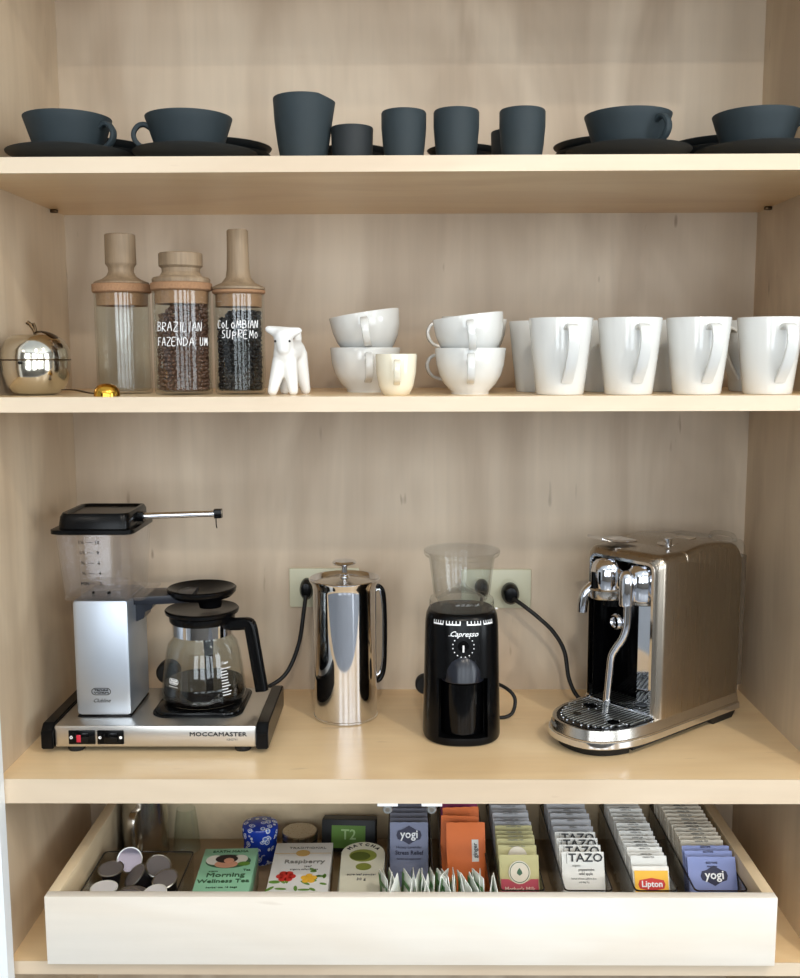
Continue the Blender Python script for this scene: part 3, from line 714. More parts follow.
# power cords and outlets
def cord(pts, r, machine):
    """cord drawn in the place, carried by its machine"""
    o = obj('power_cord', tube(new(), crom(pts, 8), r, 10), BLACK_M)
    o.parent = machine; o.matrix_parent_inverse = (Matrix.Translation(machine.location) @ machine.rotation_euler.to_matrix().to_4x4()).inverted(); return o
def outlet(x0, x1, zc, sockets, label):
    t = thing('wall_outlet', label, 'outlet', ((x0+x1)/2, YB, zc)); w_ = (x1-x0)/2
    obj('cover_plate', box(new(), -w_, w_, -.0055, 0, -.0325, .0325, bev=.002), OUTLET, t)
    for s in sockets:
        bm = new(); prism(bm, [(x, y) for x, y in rrect(.030, .034, .012, 5)], 0, .0015); xf(bm, Matrix.Translation((s-(x0+x1)/2, -.0054, 0)) @ Matrix.Rotation(PI/2, 4, 'X')); sk = obj('socket', bm, OUTLET, t)
        bm = new()
        for a, b_ in ((-.006, .0035), (-.006, -.0035)): box(bm, s-(x0+x1)/2+a-.003, s-(x0+x1)/2+a+.003, -.0071, -.0068, b_-.0008, b_+.0008)
        obj('slots', bm, INK_K, sk)
outlet(-.1965, -.0825, -.3725, (-.166, -.113), 'almond wall outlet partly hidden behind the steel french press')
outlet(.0845, .1985, -.3745, (.119, .162), 'almond wall outlet behind the black coffee grinder')
def plug(x, z, par, r=.0135, sq=1.25):
    bm = new(); k = [(0, .003), (r*.9, .003), (r, .006), (r*.95, .020), (r*.7, .028), (0, .030)]
    lathe(bm, k, 28, warp=lambda x, y, z, a: (x, y*sq, z)); xf(bm, Matrix.Translation((x, YB-.0072, z)) @ Matrix.Rotation(PI/2, 4, 'X')); obj('plug', bm, BLACK, par)
def wrap_piece(name, c, r, d_, machine):
    bm = new(); lathe(bm, [(0, 0), (r*.88, 0), (r, .003), (r, d_-.004), (r*.8, d_), (0, d_)], 28)
    xf(bm, Matrix.Translation(Vector(c)-machine.location) @ Matrix.Rotation(PI/2, 4, 'X')); obj(name, bm, BLACK_M, machine)
c_ = cord([(-.1665, YB-.036, -.378), (-.170, YB-.040, -.405), (-.178, YB-.045, -.455), (-.196, YB-.055, -.498), (-.222, YB-.065, -.518), (-.262, YB-.072, -.532), (-.30, YB-.078, -.5425), (-.36, YB-.085, -.5425), (-.385, YB-.075, -.541), (-.39, YB-.05, -.515), (-.385, YB-.045, -.49)], .0033, moc)
plug(-.1665, -.371, c_, .0115, 1.5)
wrap_piece('cord_wrap', (-.378, .285, -.487), .018, .024, moc)

# ------------------------------------------------------------------ french press
t = thing('french_press', 'polished steel french press between the drip machine and the grinder', 'french press', (-.0985, .24, S3T))
bm = new(); lathe(bm, [(0, 0), (.0475, 0), (.0490, .0015), (.0490, .004), (.0482, .0045), (.0482, .200), (.0500, .207), (.0535, .213), (.0540, .2155), (.0530, .2165), (.0515, .2155), (.047, .205), (.047, .195), (0, .195)], 72); obj('body', bm, CHROME, t)
bm = new(); lathe(bm, [(0, .2035), (.0475, .2035), (.0490, .2055), (.0480, .2085), (.035, .2130), (.012, .2160), (.009, .2170), (0, .2170)], 64); l_ = obj('lid', bm, STEEL, t)
bm = new(); lathe(bm, [(0, .216), (.0085, .216), (.0075, .2195), (.0045, .222), (.0042, .2335), (.0085, .2355), (.0165, .2375), (.0185, .2400), (.0165, .2425), (.005, .2440), (0, .2440)], 40); obj('plunger_knob', bm, CHROME, l_)
d = Vector((.93, .36, 0))
bm = new(); sweep(bm, crom([(d.x*u, d.y*u, z) for u, z in ((.046, .196), (.054, .199), (.0610, .190), (.0635, .165), (.0640, .12), (.0630, .080), (.060, .060), (.053, .050), (.046, .052))], 6), rrect(.0105, .0070, .003, 3), (d.y, -d.x, 0)); obj('handle', bm, BLACK, t)
bm = new(); sweep(bm, crom([(d.x*u+.0025, d.y*u-.007, z) for u, z in ((.048, .194), (.0545, .193), (.0585, .165), (.0590, .12), (.0582, .085), (.0545, .066), (.048, .060))], 6), rrect(.004, .0035, .0015, 2), (d.y, -d.x, 0)); obj('handle_strip', bm, CHROME, t)

# ------------------------------------------------------------------ burr grinder
t = thing('coffee_grinder', 'black burr coffee grinder with a clear hopper', 'grinder', (.0755, .172, S3T))
def gz(z):
    s = z/.186
    return .0565-.004*s, .0630-.012*s+.0, .004*s   # rx, ry, y shift
NS = 96
def gring(z, grow=1., notch=False, capd=0.):
    rx, ry, ys = gz(max(0, min(z, .186))); out = []
    for i in range(NS):
        a = 2*PI*i/NS; c_, s_ = math.cos(a), math.sin(a); e = 2/2.5
        x = rx*grow*math.copysign(abs(c_)**e, c_); y = ry*grow*math.copysign(abs(s_)**e, s_)+ys
        if notch and y < 0 and abs(x) < .0335:
            y = -.020+ys*.5
        out.append((x, y, z))
    return out
bm = new()
loft(bm, [gring(0, .94), gring(.002, .985), gring(.005, 1.0), gring(.012), gring(.0121, notch=True), gring(.06, notch=True), gring(.0965, notch=True), gring(.0966), gring(.12), gring(.15), gring(.168, .995), gring(.178, .97), gring(.184, .92), gring(.1865, .85)])
bdy = obj('body', bm, BLACK, t, ang=30)
# front chute cover and grounds container
def fring(z, w_, dep, y0, n=24):   # bulging front piece
    out = []
    for i in range(n+1):
        a = PI+PI*i/n; out.append((w_*math.cos(a), y0+dep*math.sin(a), z))
    return out
bm = new(); loft(bm, [fring(z, w_, dp, y0) for z, w_, dp, y0 in ((.092, .0300, .026, -.036), (.0935, .0305, .027, -.036), (.110, .0300, .026, -.034), (.121, .026, .0225, -.034), (.128, .019, .0185, -.034), (.1305, .010, .016, -.034))]); obj('chute_cover', bm, NAVY_P, t)
bm = new(); loft(bm, [fring(z, w_, dp, y0) for z, w_, dp, y0 in ((.0130, .0300, .030, -.0225), (.015, .0310, .032, -.0225), (.060, .0310, .032, -.0225), (.0875, .0305, .031, -.0225), (.0880, .0290, .0295, -.0225), (.06, .0290, .0295, -.0225))]); gc = obj('grounds_container', bm, BLACK_G, t)
bm = new(); lathe(bm, [(0, 0), (.0025, 0), (.0025, .0004), (0, .0004)], 12); xf(bm, Matrix.Translation((.0, -.0528, .018)) @ Matrix.Rotation(PI/2, 4, 'X')); box(bm, -.009, .009, -.0532, -.0520, .0150, .0157); obj('grip_line', bm, NAVY_P, gc)
for s in (-1, 1): bm = new(); loft(bm, [[(s*x, y, z) for x, y in ((.0345, -.0490), (.0375, -.0480), (.0375, -.042), (.0345, -.042))] for z in (.013, .095)]); obj('side_rail', bm, BLACK_G, t)
def front_y(x, z):
    rx, ry, ys = gz(z); u = min(.999, abs(x)/rx); s_ = (1-u**2.5)**(1/2.5)
    return -ry*s_+ys
def onfront(bm, z0=0, off=.0004):
    for v in bm.verts: v.co.y += front_y(v.co.x, v.co.z)-off
    return bm
bm = shift(text_bm('Capresso', .0105, sx=1.0, shear=.45, bold=.00012), 0, 0, .1605); onfront(bm); obj('logo', bm, INK_W, t)
bm = new(); box(bm, -.021, -.0175, -.0003, 0, .1577, .1582); onfront(bm)
for k in range(14):
    a = 2*PI*k/16+.6
    x, z = .0150*math.sin(a), .0150*math.cos(a)
    j = len(bm.verts); lathe(bm, [(0, 0), (.00085, 0), (.00085, .0004), (0, .0004)], 10)
    xf(bm, Matrix.Translation((x, front_y(x, .143+z), .143+z)) @ Matrix.Rotation(PI/2, 4, 'X'), j)
obj('dial_marks', bm, INK_W, t)
bm = new(); lathe(bm, [(0, 0), (.0085, 0), (.0078, .002), (0, .0022)], 32); xf(bm, Matrix.Translation((0, front_y(0, .143)+.0015, .143)) @ Matrix.Rotation(PI/2, 4, 'X')); dl = obj('timer_dial', bm, BLACK_G, t)
bm = new(); box(bm, -.0012, .0012, -.0003, 0, -.006, .004); shift(bm, 0, front_y(0, .143)-.0009, .141); obj('dial_pointer', bm, INK_W, dl)
# grind scale: four comb-like blocks round the shoulder
bm = new()
for g in range(4):
    a0 = (-.84, -.40, .05, .49)[g]
    for k in range(5):
        a = a0+.0+k*.085
        for (da0, da1, z0, z1) in ((0, .085 if k < 4 else .02, .1725, .1745), (0, .022, .1745, .1785)):
            q = []
            for aa, zz in ((a+da0, z0), (a+da1, z0), (a+da1, z1), (a+da0, z1)):
                rx, ry, ys = gz(min(zz, .186)); gr = 1.004-.03*max(0, (zz-.168)/.010)+.003; c_, s_ = math.sin(aa), -math.cos(aa); e = .8
                q.append(bm.verts.new((rx*gr*math.copysign(abs(c_)**e, c_), ry*gr*math.copysign(abs(s_)**e, s_)+ys, zz)))
            bm.faces.new(q)
obj('grind_scale', bm, INK_W, t)
# hopper
bm = new(); H0 = .183; cyy = .005
lathe(bm, [(.030, H0+.002), (.0460, H0+.002), (.0465, H0+.010), (.0455, H0+.018), (.0405, H0+.021), (.0420, H0+.035), (.0475, H0+.078), (.0535, H0+.081), (.0550, H0+.084), (.0550, H0+.086), (.0520, H0+.0865), (.0455, H0+.080), (.0400, H0+.036), (.0375, H0+.019), (.0300, H0+.004)], 64, c=(0, cyy)); hp_ = obj('hopper', bm, ACRYL, t)
bm = new(); lathe(bm, [(0, H0+.0868), (.0545, H0+.0868), (.0552, H0+.0876), (.0545, H0+.0884), (0, H0+.0884)], 64, c=(0, cyy)); obj('hopper_lid', bm, ACRYL, hp_)
bm = new(); lathe(bm, [(0, H0+.040), (.006, H0+.038), (.010, H0+.033), (.030, H0+.021), (.034, H0+.018), (.034, H0+.016), (.028, H0+.0185), (.009, H0+.030), (0, H0+.035)], 48, c=(0, cyy)); obj('inner_cone', bm, ACRYL, hp_)
bm = new()
for k in range(34):
    a = PI+PI*k/33; x, y = .0468*math.cos(a), .0468*math.sin(a)+cyy
    tube(bm, [(x, y, H0+.004), (x*.99, y, H0+.016)], .0006, 5)
obj('hopper_ribs', bm, ACRYL, hp_)
obj('grind_pointer', box(new(), .048, .051, -.010, -.006, .1868, .1885), INK_W, t)

c_ = cord([(.116, YB-.036, -.378), (.112, YB-.04, -.42), (.105, YB-.045, -.47), (.105, .290, -.505), (.13, .265, -.502), (.150, .245, -.506), (.161, .235, -.5185), (.155, .222, -.537), (.135, .22, -.5425), (.100, .235, -.5425), (.095, .245, -.5425)], .0028, t)
plug(.117, -.370, c_, .0115)
wrap_piece('cord_clip', (.0235, .252, -.497), .015, .018, t)

# ------------------------------------------------------------------ espresso machine (built facing -X local, turned into place)
TH = math.radians(39.5)
FRx, FRy, WD, LN = .3470, .1095, .136, .201
# local frame: u along the side (front to back), v across (right to left), origin at the front right bottom corner
ct, st_ = math.cos(TH), math.sin(TH)
t = thing('espresso_machine', 'brushed steel espresso machine with steam wand at the right end', 'espresso machine', (FRx, FRy, S3T+.0004), TH)
# side outline (u,z): rounded top front and top back, roof slightly arched
def side_poly(u0, u1, z0, z1, rf, rb, n=8, arch=.006):
    p = [(u0, z0)]
    for k in range(n+1): a = PI-PI/2*k/n; p.append((u0+rf+rf*math.cos(a), z1-rf+rf*math.sin(a)))
    for k in range(1, 10): s = k/10; p.append((u0+rf+(u1-rb-u0-rf)*s, z1+arch*math.sin(PI*s)))
    for k in range(n+1): a = PI/2-PI/2*k/n; p.append((u1-rb+rb*math.cos(a), z1-rb+rb*math.sin(a)))
    p.append((u1, z0)); return p
ZT, ZO = .272, .038
def shell(bm, v0, v1, u0, u1, z0, z1, rf, rb, rc, arch=.006):
    """lofted body, corners along the long top edges rounded by rc"""
    rings = []
    for k in range(6):
        a = PI/2*k/5; rings.append((v0+rc*(1-math.sin(a)) if 0 else v0+rc-rc*math.sin(a)*1.0 if 0 else None))
    R_ = []
    steps = 6
    for k in range(steps+1):
        a = PI/2*k/steps; v = v0+rc*(1-math.cos(a)); ins = rc*(1-math.sin(a)); R_.append((v, ins))
    R2 = [(v1-(v-v0), ins) for v, ins in R_[::-1]]
    for v, ins in R_+R2:
        rings_ = [(u, v, z) for u, z in side_poly(u0+ins*0, u1-ins*.5, z0, z1-ins, max(.004, rf-ins*.3), rb, arch=arch)]
        yield rings_
# v runs to the left seen from the front: local +Y = left/back. right side panel is at v=0
body_u0 = .0
bm = new()
# main body behind the front bay: the body from u=.052 back, full height; the roof and right cheek continue to the front
loft(bm, list(shell(bm, 0, WD, .060, LN, ZO, ZT, .004, .030, .010))); obj('body', bm, STEEL_D, t, ang=30)
# frame: an inverted U of rounded section at the front with cheeks back to the body
def upath(inset, ztop, zlow, r, n=6):
    p = [(inset, zlow)]
    for k in range(n+1): a = PI-PI/2*k/n; p.append((inset+r+r*math.cos(a), ztop-r+r*math.sin(a)))
    for k in range(n+1): a = PI/2-PI/2*k/n; p.append((WD-inset-r+r*math.cos(a), ztop-r+r*math.sin(a)))
    p.append((WD-inset, zlow)); return p
def ushell(bm, u0, u1, ins0, ins1, ztop, zlow, r, rnd_=False):
    """hollow U shaped hood between u0 and u1, thickness ins1-ins0"""
    A = []; rr_ = .013 if rnd_ else 0
    st = [(u0+rr_*(1-math.cos(PI/2*k/6)), rr_*(1-math.sin(PI/2*k/6))) for k in range(7)] if rnd_ else [(u0, 0)]
    st += [(u1, 0)]
    for u, ii in st:
        o_, i_ = upath(ins0+ii, ztop-ii, zlow, r), upath(ins1+ii*.6, ztop-(ins1-ins0)-ii*.6, zlow, max(.002, r-(ins1-ins0)))
        A.append(([bm.verts.new((u, v, z)) for v, z in o_], [bm.verts.new((u, v, z)) for v, z in i_]))
    N_ = len(o_)
    for (oa, ia), (ob, ib) in zip(A, A[1:]):
        for k in range(N_-1):
            bm.faces.new((oa[k], oa[k+1], ob[k+1], ob[k])); bm.faces.new((ia[k], ib[k], ib[k+1], ia[k+1]))
        for k in (0, N_-1): bm.faces.new((oa[k], ob[k], ib[k], ia[k]))
    for oa, ia in (A[0], A[-1]):
        for k in range(N_-1): bm.faces.new((oa[k], ia[k], ia[k+1], oa[k+1]))
bm = new(); ushell(bm, .0, .0605, .0, .0035, ZT+.0005, ZO, .016, True); obj('hood', bm, STEEL_D, t, ang=30)
bm = new(); ushell(bm, -.0025, .004, .0105, .0145, ZT-.0105, ZO-.001, .012); obj('front_trim', bm, CHROME, t, ang=30)
# back wall of the bay: black panel with slot, steel mirror at right
obj('bay_panel', box(new(), .0565, .0600, .0705, WD-.004, ZO, ZT-.08, bev=.0005), BLACK_G, t)
bm = new(); loft(bm, [[(.0585, .0045, z), (.0440, .0700, z), (.0600, .0700, z), (.0600, .0045, z)] for z in (ZO, ZT-.012)]); obj('mirror_panel', bm, CHROME, t, ang=20)
obj('bay_cheek', box(new(), .016, .056, WD-.0085, WD-.0045, ZO, ZT-.05, bev=.0005), BLACK_G, t)
bm = new(); o_ = rrect(.011, .078, .005, 5); i_ = rrect(.0095, .0765, .0042, 5)
for z in (0,):
    a = [bm.verts.new((.0562, .103+x, .128+y)) for x, y in o_]; b_ = [bm.verts.new((.0562, .103+x, .128+y)) for x, y in i_]
    for k in range(len(a)): bm.faces.new((a[k], a[(k+1) % len(a)], b_[(k+1) % len(a)], b_[k]))
obj('slot_trim', bm, CHROME, t)
# brew head (left), steam head (right)
def head(v, r0, z0, z1, u=.020, name='brew_head', fwd=.0):
    bm = new(); rings = []
    for z, s in ((z0, .93), (z0+.003, 1.0), (z1-.022, 1.0), (z1-.012, .93), (z1-.005, .78), (z1-.001, .5), (z1, .2)):
        rings.append([(u+.010+(r0*1.35*s)*math.cos(a)*(1 if math.cos(a) < 0 else .9), v+r0*s*math.sin(a), z) for a in [2*PI*k/32 for k in range(32)]])
    loft(bm, rings); return obj(name, bm, CHROME, t, ang=60)
bh = head(.099, .0285, .203, .259, u=.010)
bm = new(); loft(bm, [[(.018+.040*s*math.cos(a), .099+.0298*s*math.sin(a), z) for a in [2*PI*k/32 for k in range(32)]] for z, s in ((.198, .96), (.200, 1), (.211, 1), (.213, .95))]); obj('knurled_ring', bm, STEEL, bh)
bm = new(); tube(bm, crom([(-.008, .114, .214), (-.018, .119, .204), (-.021, .121, .188), (-.021, .122, .176)], 5), .0080, 14, scale=lambda s: 1-.1*s); obj('spout', bm, CHROME, bh)
bm = new(); tube(bm, [(.006, .088, .198), (.006, .088, .188)], .014, 20); obj('outlet_cup', bm, BLACK, bh)
bm = new(); sweep(bm, [(-.0285, .096, .216), (-.0285, .096, .240)], rrect(.003, .0075, .0014, 2), (1, 0, 0)); obj('lever_slot', bm, BLACK_G, bh)
sh = head(.040, .0265, .203, .258, u=.012, name='steam_head')
bm = new(); lathe(bm, [(0, 0), (.0215, 0), (.0225, .001), (.0225, .004), (0, .004)], 28, c=(0, 0)); xf(bm, Matrix.Scale(1.2, 4) if 0 else Matrix.Translation((.012, .040, .1990))); obj('lower_ring', bm, STEEL, sh)
bm = new(); p_ = [(-.024, .042, .208), (-.024, .042, .185), (-.0245, .043, .168), (-.026, .048, .152), (-.029, .056, .138), (-.031, .062, .124), (-.0315, .0645, .100), (-.033, .0670, .060), (-.034, .0685, .030)]
def cap2(s): return 1.75 if s < .30 else (1.75-(s-.30)/.05*.75 if s < .35 else 1.)
sw = obj('steam_wand', tube(new(), crom([(u, v-.004, z) for u, v, z in p_], 6), .0056, 14, scale=lambda s: 1-.1*s), CHROME, t, ang=60)
bm = new(); lathe(bm, [(0, .200), (.0095, .200), (.0102, .202), (.0102, .236), (.0088, .244), (.0050, .249), (0, .250)], 24, c=(-.022, .042)); obj('wand_joint', bm, CHROME, sw, ang=60)
bm = new(); tube(bm, [(-.0338, .0642, .036), (-.0343, .0650, .021)], .0060, 14, scale=lambda s: 1-.12*s); obj('wand_tip', bm, STEEL, sw)
bm = new(); R0, r0 = .0085, .0032
tor = [[(R0+r0*math.cos(b_))*math.cos(a), (R0+r0*math.cos(b_))*math.sin(a), r0*1.4*math.sin(b_)] for a in [2*PI*k/28 for k in range(28)] for b_ in [2*PI*j/10 for j in range(10)]]
vs = [bm.verts.new(p) for p in tor]
for k in range(28):
    for j in range(10): bm.faces.new((vs[k*10+j], vs[((k+1) % 28)*10+j], vs[((k+1) % 28)*10+(j+1) % 10], vs[k*10+(j+1) % 10]))
xf(bm, Matrix.Translation((-.027, .0545, .175)) @ Matrix.Rotation(PI/2, 4, 'Y') @ Matrix.Rotation(.2, 4, 'X')); obj('grip_ring', bm, CHROME, sw)
# roof lever, slider, water tank lid, rear tank
bm = new(); sweep(bm, crom([(.055, .105, .2775), (.025, .110, .2790), (-.004, .116, .2850)], 5), rrect(.004, .046, .0018, 2), (0, 0, 1), lambda s: (1, 1-.25*s)); obj('lever', bm, CHROME, t)
bm = new(); sweep(bm, [(.062, .035, .2745), (.062, .035, .2870)], rrect(.010, .008, .003, 3), (1, 0, 0)); obj('pressure_knob', bm, CHROME, t)
bm = new(); a_ = rrect(.070, .030, .012, 5); loft(bm, [[(.105+x, .052+y, z+.006*math.sin(PI*min(1, max(0, (.105+x-.064)/.13)))) for x, y in a_] for z in (.2716, .2732)]); obj('roof_inlay', bm, STEEL, t)
bm = new(); loft(bm, [[(u, v, z) for u, v in [(LN-.002+x, WD/2+y) for x, y in rrect(.050, WD-.005, .016, 6)]] for z in (.048, .052, .215, .247)]); rt = obj('rear_water_tank', bm, mat('smoky tank plastic', (104, 92, 78), .12, noise=.03), t)
bm = new(); loft(bm, [[(u, v, z) for u, v in [(LN-.002+x, WD/2+y) for x, y in rrect(.048*s, (WD-.008)*s, .015*s, 5)]] for z, s in ((.2452, 1), (.262, .98), (.270, .9))]); obj('tank_top', bm, ACRYL, rt)
bm = new(); tube(bm, crom([(LN+.004, WD/2-.05, .268), (LN+.006, WD/2-.042, .277), (LN+.006, WD/2-.012, .277), (LN+.004, WD/2-.005, .268)], 6), .0035, 10); obj('tank_handle', bm, ACRYL, rt)
# base: steel band around body and D-shaped drip tray in front, black foot below
def dshape(off, ulen, u1, n=20, vo=0.):
    p = [(u1, -off)]
    p.append((-.0, -off))
    for k in range(n+1):
        a = -PI/2+PI*k/n
        c_, s_ = math.cos(a), math.sin(a)
        p.append((-(ulen+off)*abs(c_)**.80, WD/2+(WD/2+off)*math.copysign(abs(s_)**.80, s_)))
    p.append((u1, WD+off)); return p
bm = new(); TL = .110
loft(bm, [[(u, v, z) for u, v in dshape(o_, TL, LN-.003)] for z, o_ in ((.0135, -.001), (.0150, .003), (.0245, .0035), (.0250, .002), (.0385, -.0005))]); bs = obj('base_band', bm, STEEL, t, ang=30)
bm = new(); loft(bm, [[(u, v, z) for u, v in dshape(o_, TL, LN-.003)] for z, o_ in ((.0136, .0042), (.0150, .0050), (.0225, .0046), (.0232, .003), (.0136, .003))]); obj('polished_rim', bm, CHROME, bs, ang=30)
bm = new(); loft(bm, [[(u, v, z) for u, v in dshape(o_, TL-.02, LN-.012)] for z, o_ in ((.007, -.012), (.0135, -.003))]); obj('underside', bm, BLACK_M, t)
def wedge(bm, u0, u1):
    n = 12; r0_, r1_ = [], []
    D0 = dshape(-.004, TL-.004, LN-.008, 40); D1 = dshape(-.014, TL-.012, LN-.02, 40)
    sel = [i for i, (u, v) in enumerate(D0) if u0 <= u <= u1]
    return sel
bm = new()
Dt = dshape(-.003, TL, 0, 40); sel = [p for p in Dt if p[0] < -.045]
loft(bm, [[(u, v, .0138) for u, v in sel], [(u*.93, WD/2+(v-WD/2)*.93, 0) for u, v in sel]]); obj('foot', bm, BLACK_M, t)
for v0, v1 in ((-.001, .022), (WD-.022, WD+.001)):
    bm = new(); loft(bm, [[(LN-.075, v0, .0138), (LN-.006, v0, .0138), (LN-.006, v1, .0138), (LN-.075, v1, .0138)], [(LN-.060, v0+.003, 0), (LN-.012, v0+.003, 0), (LN-.012, v1-.003, 0), (LN-.060, v1-.003, 0)]]); obj('foot', bm, BLACK_M, t)
    bm = new(); box(bm, -.05, LN-.012, v0+.003, v1-.003, .0075, .0137); obj('skirt', bm, BLACK_M, t)
# drip grate: dark plate with slats and bright studs, lip
bm = new(); Dg = dshape(-.006, TL, .056, 28); prism(bm, Dg, .0386, .0395); gr = obj('drip_grate', bm, BLACK_G, t, ang=30)
def halfw(u):   # half width of the D at distance u in front
    k = min(1, max(0, -u/(TL-.010))); return (WD/2-.009)*max(0, (1-k**2.5))**(1/2.5) if u < 0 else WD/2-.009
bm = new(); k = 0; v = .012
while v < WD-.010:
    s_ = min(.999, abs(v-WD/2)/(WD/2-.007)); ul = (TL-.010)*(1-s_**2.5)**(1/2.5)
    box(bm, -ul+.008, .052, v-.0011, v+.0011, .0395, .0412, .0004); v += .0062
obj('slats', bm, NICKEL, gr)
bm = new()
for k in range(19):
    a = -PI/2+PI*(k+.5)/19; c_, s_ = math.cos(a), math.sin(a)
    u, v = -(TL-.012)*abs(c_)**.8, WD/2+(WD/2-.012)*math.copysign(abs(s_)**.8, s_)
    ball(bm, (u, v, .0402), .0017, 8, sz=.8)
for c0 in ((-.03, .095), (-.058, .030), (.03, .05)):
    for k in range(7):
        a = 2*PI*k/7; ball(bm, (c0[0]+.013*math.cos(a), c0[1]+.013*math.sin(a), .0412), .0012, 8)
obj('studs', bm, CHROME, gr)
bm = new()
for c0, r_ in (((-.03, .095), .0095), ((-.058, .030), .0085), ((.03, .05), .009), ((-.07, .085), .006)):
    bm = new(); lathe(bm, [(0, .0414), (r_*.8, .0414), (r_, .0418), (r_, .0424), (r_*.8, .0420), (0, .0418)], 24, c=c0); obj('drain_hole', bm, BLACK_G, gr)
bm = new(); box(bm, -.002, .003, .006, WD-.006, .0390, .0440, .0012); obj('cross_bar', bm, CHROME, gr)
c_ = cord([(.166, YB-.037, -.383), (.183, YB-.05, -.393), (.205, YB-.055, -.410), (.228, YB-.06, -.432), (.245, YB-.065, -.462), (.252, YB-.075, -.505), (.268, YB-.085, -.533), (.300, YB-.09, -.5425), (.345, YB-.088, -.5425)], .0033, t)
plug(.163, -.379, c_, .0145, 1.2)
# maker's name embossed on the tray band
bm = text_bm('Breville', .0085, sx=1.0, bold=.0001)
for v in bm.verts:
    s_ = v.co.x; z = v.co.z+.0315
    a = .42-s_/.075      # angle along the D, read from its left side to its nose
    c_, n_ = math.cos(a), math.sin(a); o_ = .0006-v.co.y+.001*(1-(z-.025)/.0135)
    v.co = Vector((-(TL+o_)*abs(c_)**.8, WD/2+(WD/2+o_)*math.copysign(abs(n_)**.8, n_), z))
obj('maker_name', bm, INK_G, bs)

# ------------------------------------------------------------------ pull-out drawer
DT, DF = -.703, -.7902      # top of the sides, inside floor
t = thing('drawer', 'pale wooden pull-out drawer holding tea bags and coffee capsules', 'drawer', (0, 0, -.7985))
oz = -.7985
def D(name, m, *a, **k):
    a = list(a); a[4] -= oz; a[5] -= oz
    return obj(name, box(new(), *a, bev=k.get('bev', .0008)), m, t)
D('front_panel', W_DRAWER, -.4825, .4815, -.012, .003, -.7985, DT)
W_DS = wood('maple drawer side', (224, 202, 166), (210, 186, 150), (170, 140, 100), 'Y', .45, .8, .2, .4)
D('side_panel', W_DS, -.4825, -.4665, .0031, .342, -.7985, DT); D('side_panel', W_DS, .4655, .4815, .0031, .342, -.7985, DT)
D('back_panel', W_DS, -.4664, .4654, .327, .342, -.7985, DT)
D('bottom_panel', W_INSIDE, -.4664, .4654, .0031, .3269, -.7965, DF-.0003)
for x in (-.475, .474): D('runner', NICKEL, x-.006, x+.006, .03, .335, FT, -.7986)

def card_tex(): pass
def decal(name, pts, y, m, par, th=.0003):
    """flat printed shape in the local XZ plane facing -Y"""
    bm = new(); a = [bm.verts.new((x, y, z)) for x, z in pts]; b_ = [bm.verts.new((x, y-th, z)) for x, z in pts]
    n = len(pts); bm.faces.new(a[::-1]); bm.faces.new(b_)
    for i in range(n): bm.faces.new((a[i], a[(i+1) % n], b_[(i+1) % n], b_[i]))
    return obj(name, bm, m, par, smooth=False)
def ell(cx_, cz_, rx, rz, n=28, a0=0): return [(cx_+rx*math.cos(2*PI*i/n+a0), cz_+rz*math.sin(2*PI*i/n+a0)) for i in range(n)]
def rect(x0, x1, z0, z1): return [(x0, z0), (x1, z0), (x1, z1), (x0, z1)]
def words(name, items, par, m, y=-.0004):
    bm = new()
    for s, x, z, size, kw in items:
        tb = shift(text_bm(s, size, **kw), x, y, z); me = bpy.data.meshes.new('x'); tb.to_mesh(me); tb.free(); bm.from_mesh(me); bpy.data.meshes.remove(me)
    return obj(name, bm, m, par, smooth=False)
P = lambda n, c, **k: mat(n, c, k.pop('rough', .5), noise=k.pop('noise', .05), nscale=60, **k)
# packet: pillow sachet standing on its lower edge, leaning back
def sachet_mesh(bm, w_, h_, th):
    nx, nz = 8, 8; F_ = []; G_ = []
    for k in range(nz+1):
        z = h_*k/nz; r1, r2 = [], []
        for i in range(nx+1):
            x = -w_/2+w_*i/nx
            b_ = (math.sin(PI*min(1, max(0, (k-.6)/(nz-1.2))))*math.sin(PI*i/nx))**.5 if 0 < i < nx and .6 < k < nz-.6 else 0
            zz = z+(.0007 if (i % 2 and k in (0, nz)) else 0)
            r1.append(bm.verts.new((x, -.0005-th*b_, zz))); r2.append(bm.verts.new((x, .0005+th*b_, zz)))
        F_.append(r1); G_.append(r2)
    for k in range(nz):
        for i in range(nx):
            bm.faces.new((F_[k][i], F_[k][i+1], F_[k+1][i+1], F_[k+1][i])); bm.faces.new((G_[k][i], G_[k+1][i], G_[k+1][i+1], G_[k][i+1]))
    for k in range(nz):
        bm.faces.new((F_[k][0], F_[k+1][0], G_[k+1][0], G_[k][0])); bm.faces.new((F_[k][nx], G_[k][nx], G_[k+1][nx], F_[k+1][nx]))
    for i in range(nx):
        bm.faces.new((F_[0][i], G_[0][i], G_[0][i+1], F_[0][i+1])); bm.faces.new((F_[nz][i], F_[nz][i+1], G_[nz][i+1], G_[nz][i]))
PRINT_UP = {.078: .0125, .092: .014, .105: .020}
HP = .088      # packet height
def packet(name, m, w_=.060, h_=.088, th=.0016):
    t = thing(name, 'x', 'tea packet'); bm = new(); sachet_mesh(bm, w_, h_, th); obj('wrapper', bm, m, t, ang=60); return t
def raise_print(t, dz):
    for o in t.children_recursive:
        if not o.name.startswith('wrapper') and not o.data.get('up'):
            o.data['up'] = 1
            for v in o.data.vertices: v.co.z += dz
TF = -.0024    # where print sits on the bulged face
P_BEIGE = P('cream paper packet', (214, 204, 184)); P_GREYP = P('silver grey packet', (176, 176, 178)); P_WHITE = P('white paper packet', (226, 224, 216))
P_LILAC = P('lilac packet', (134, 146, 196)); P_OLIVE = P('sage packet', (184, 176, 122)); P_ROSE = P('rose print', (176, 62, 78)); P_NAVY = P('navy print', (38, 38, 66))
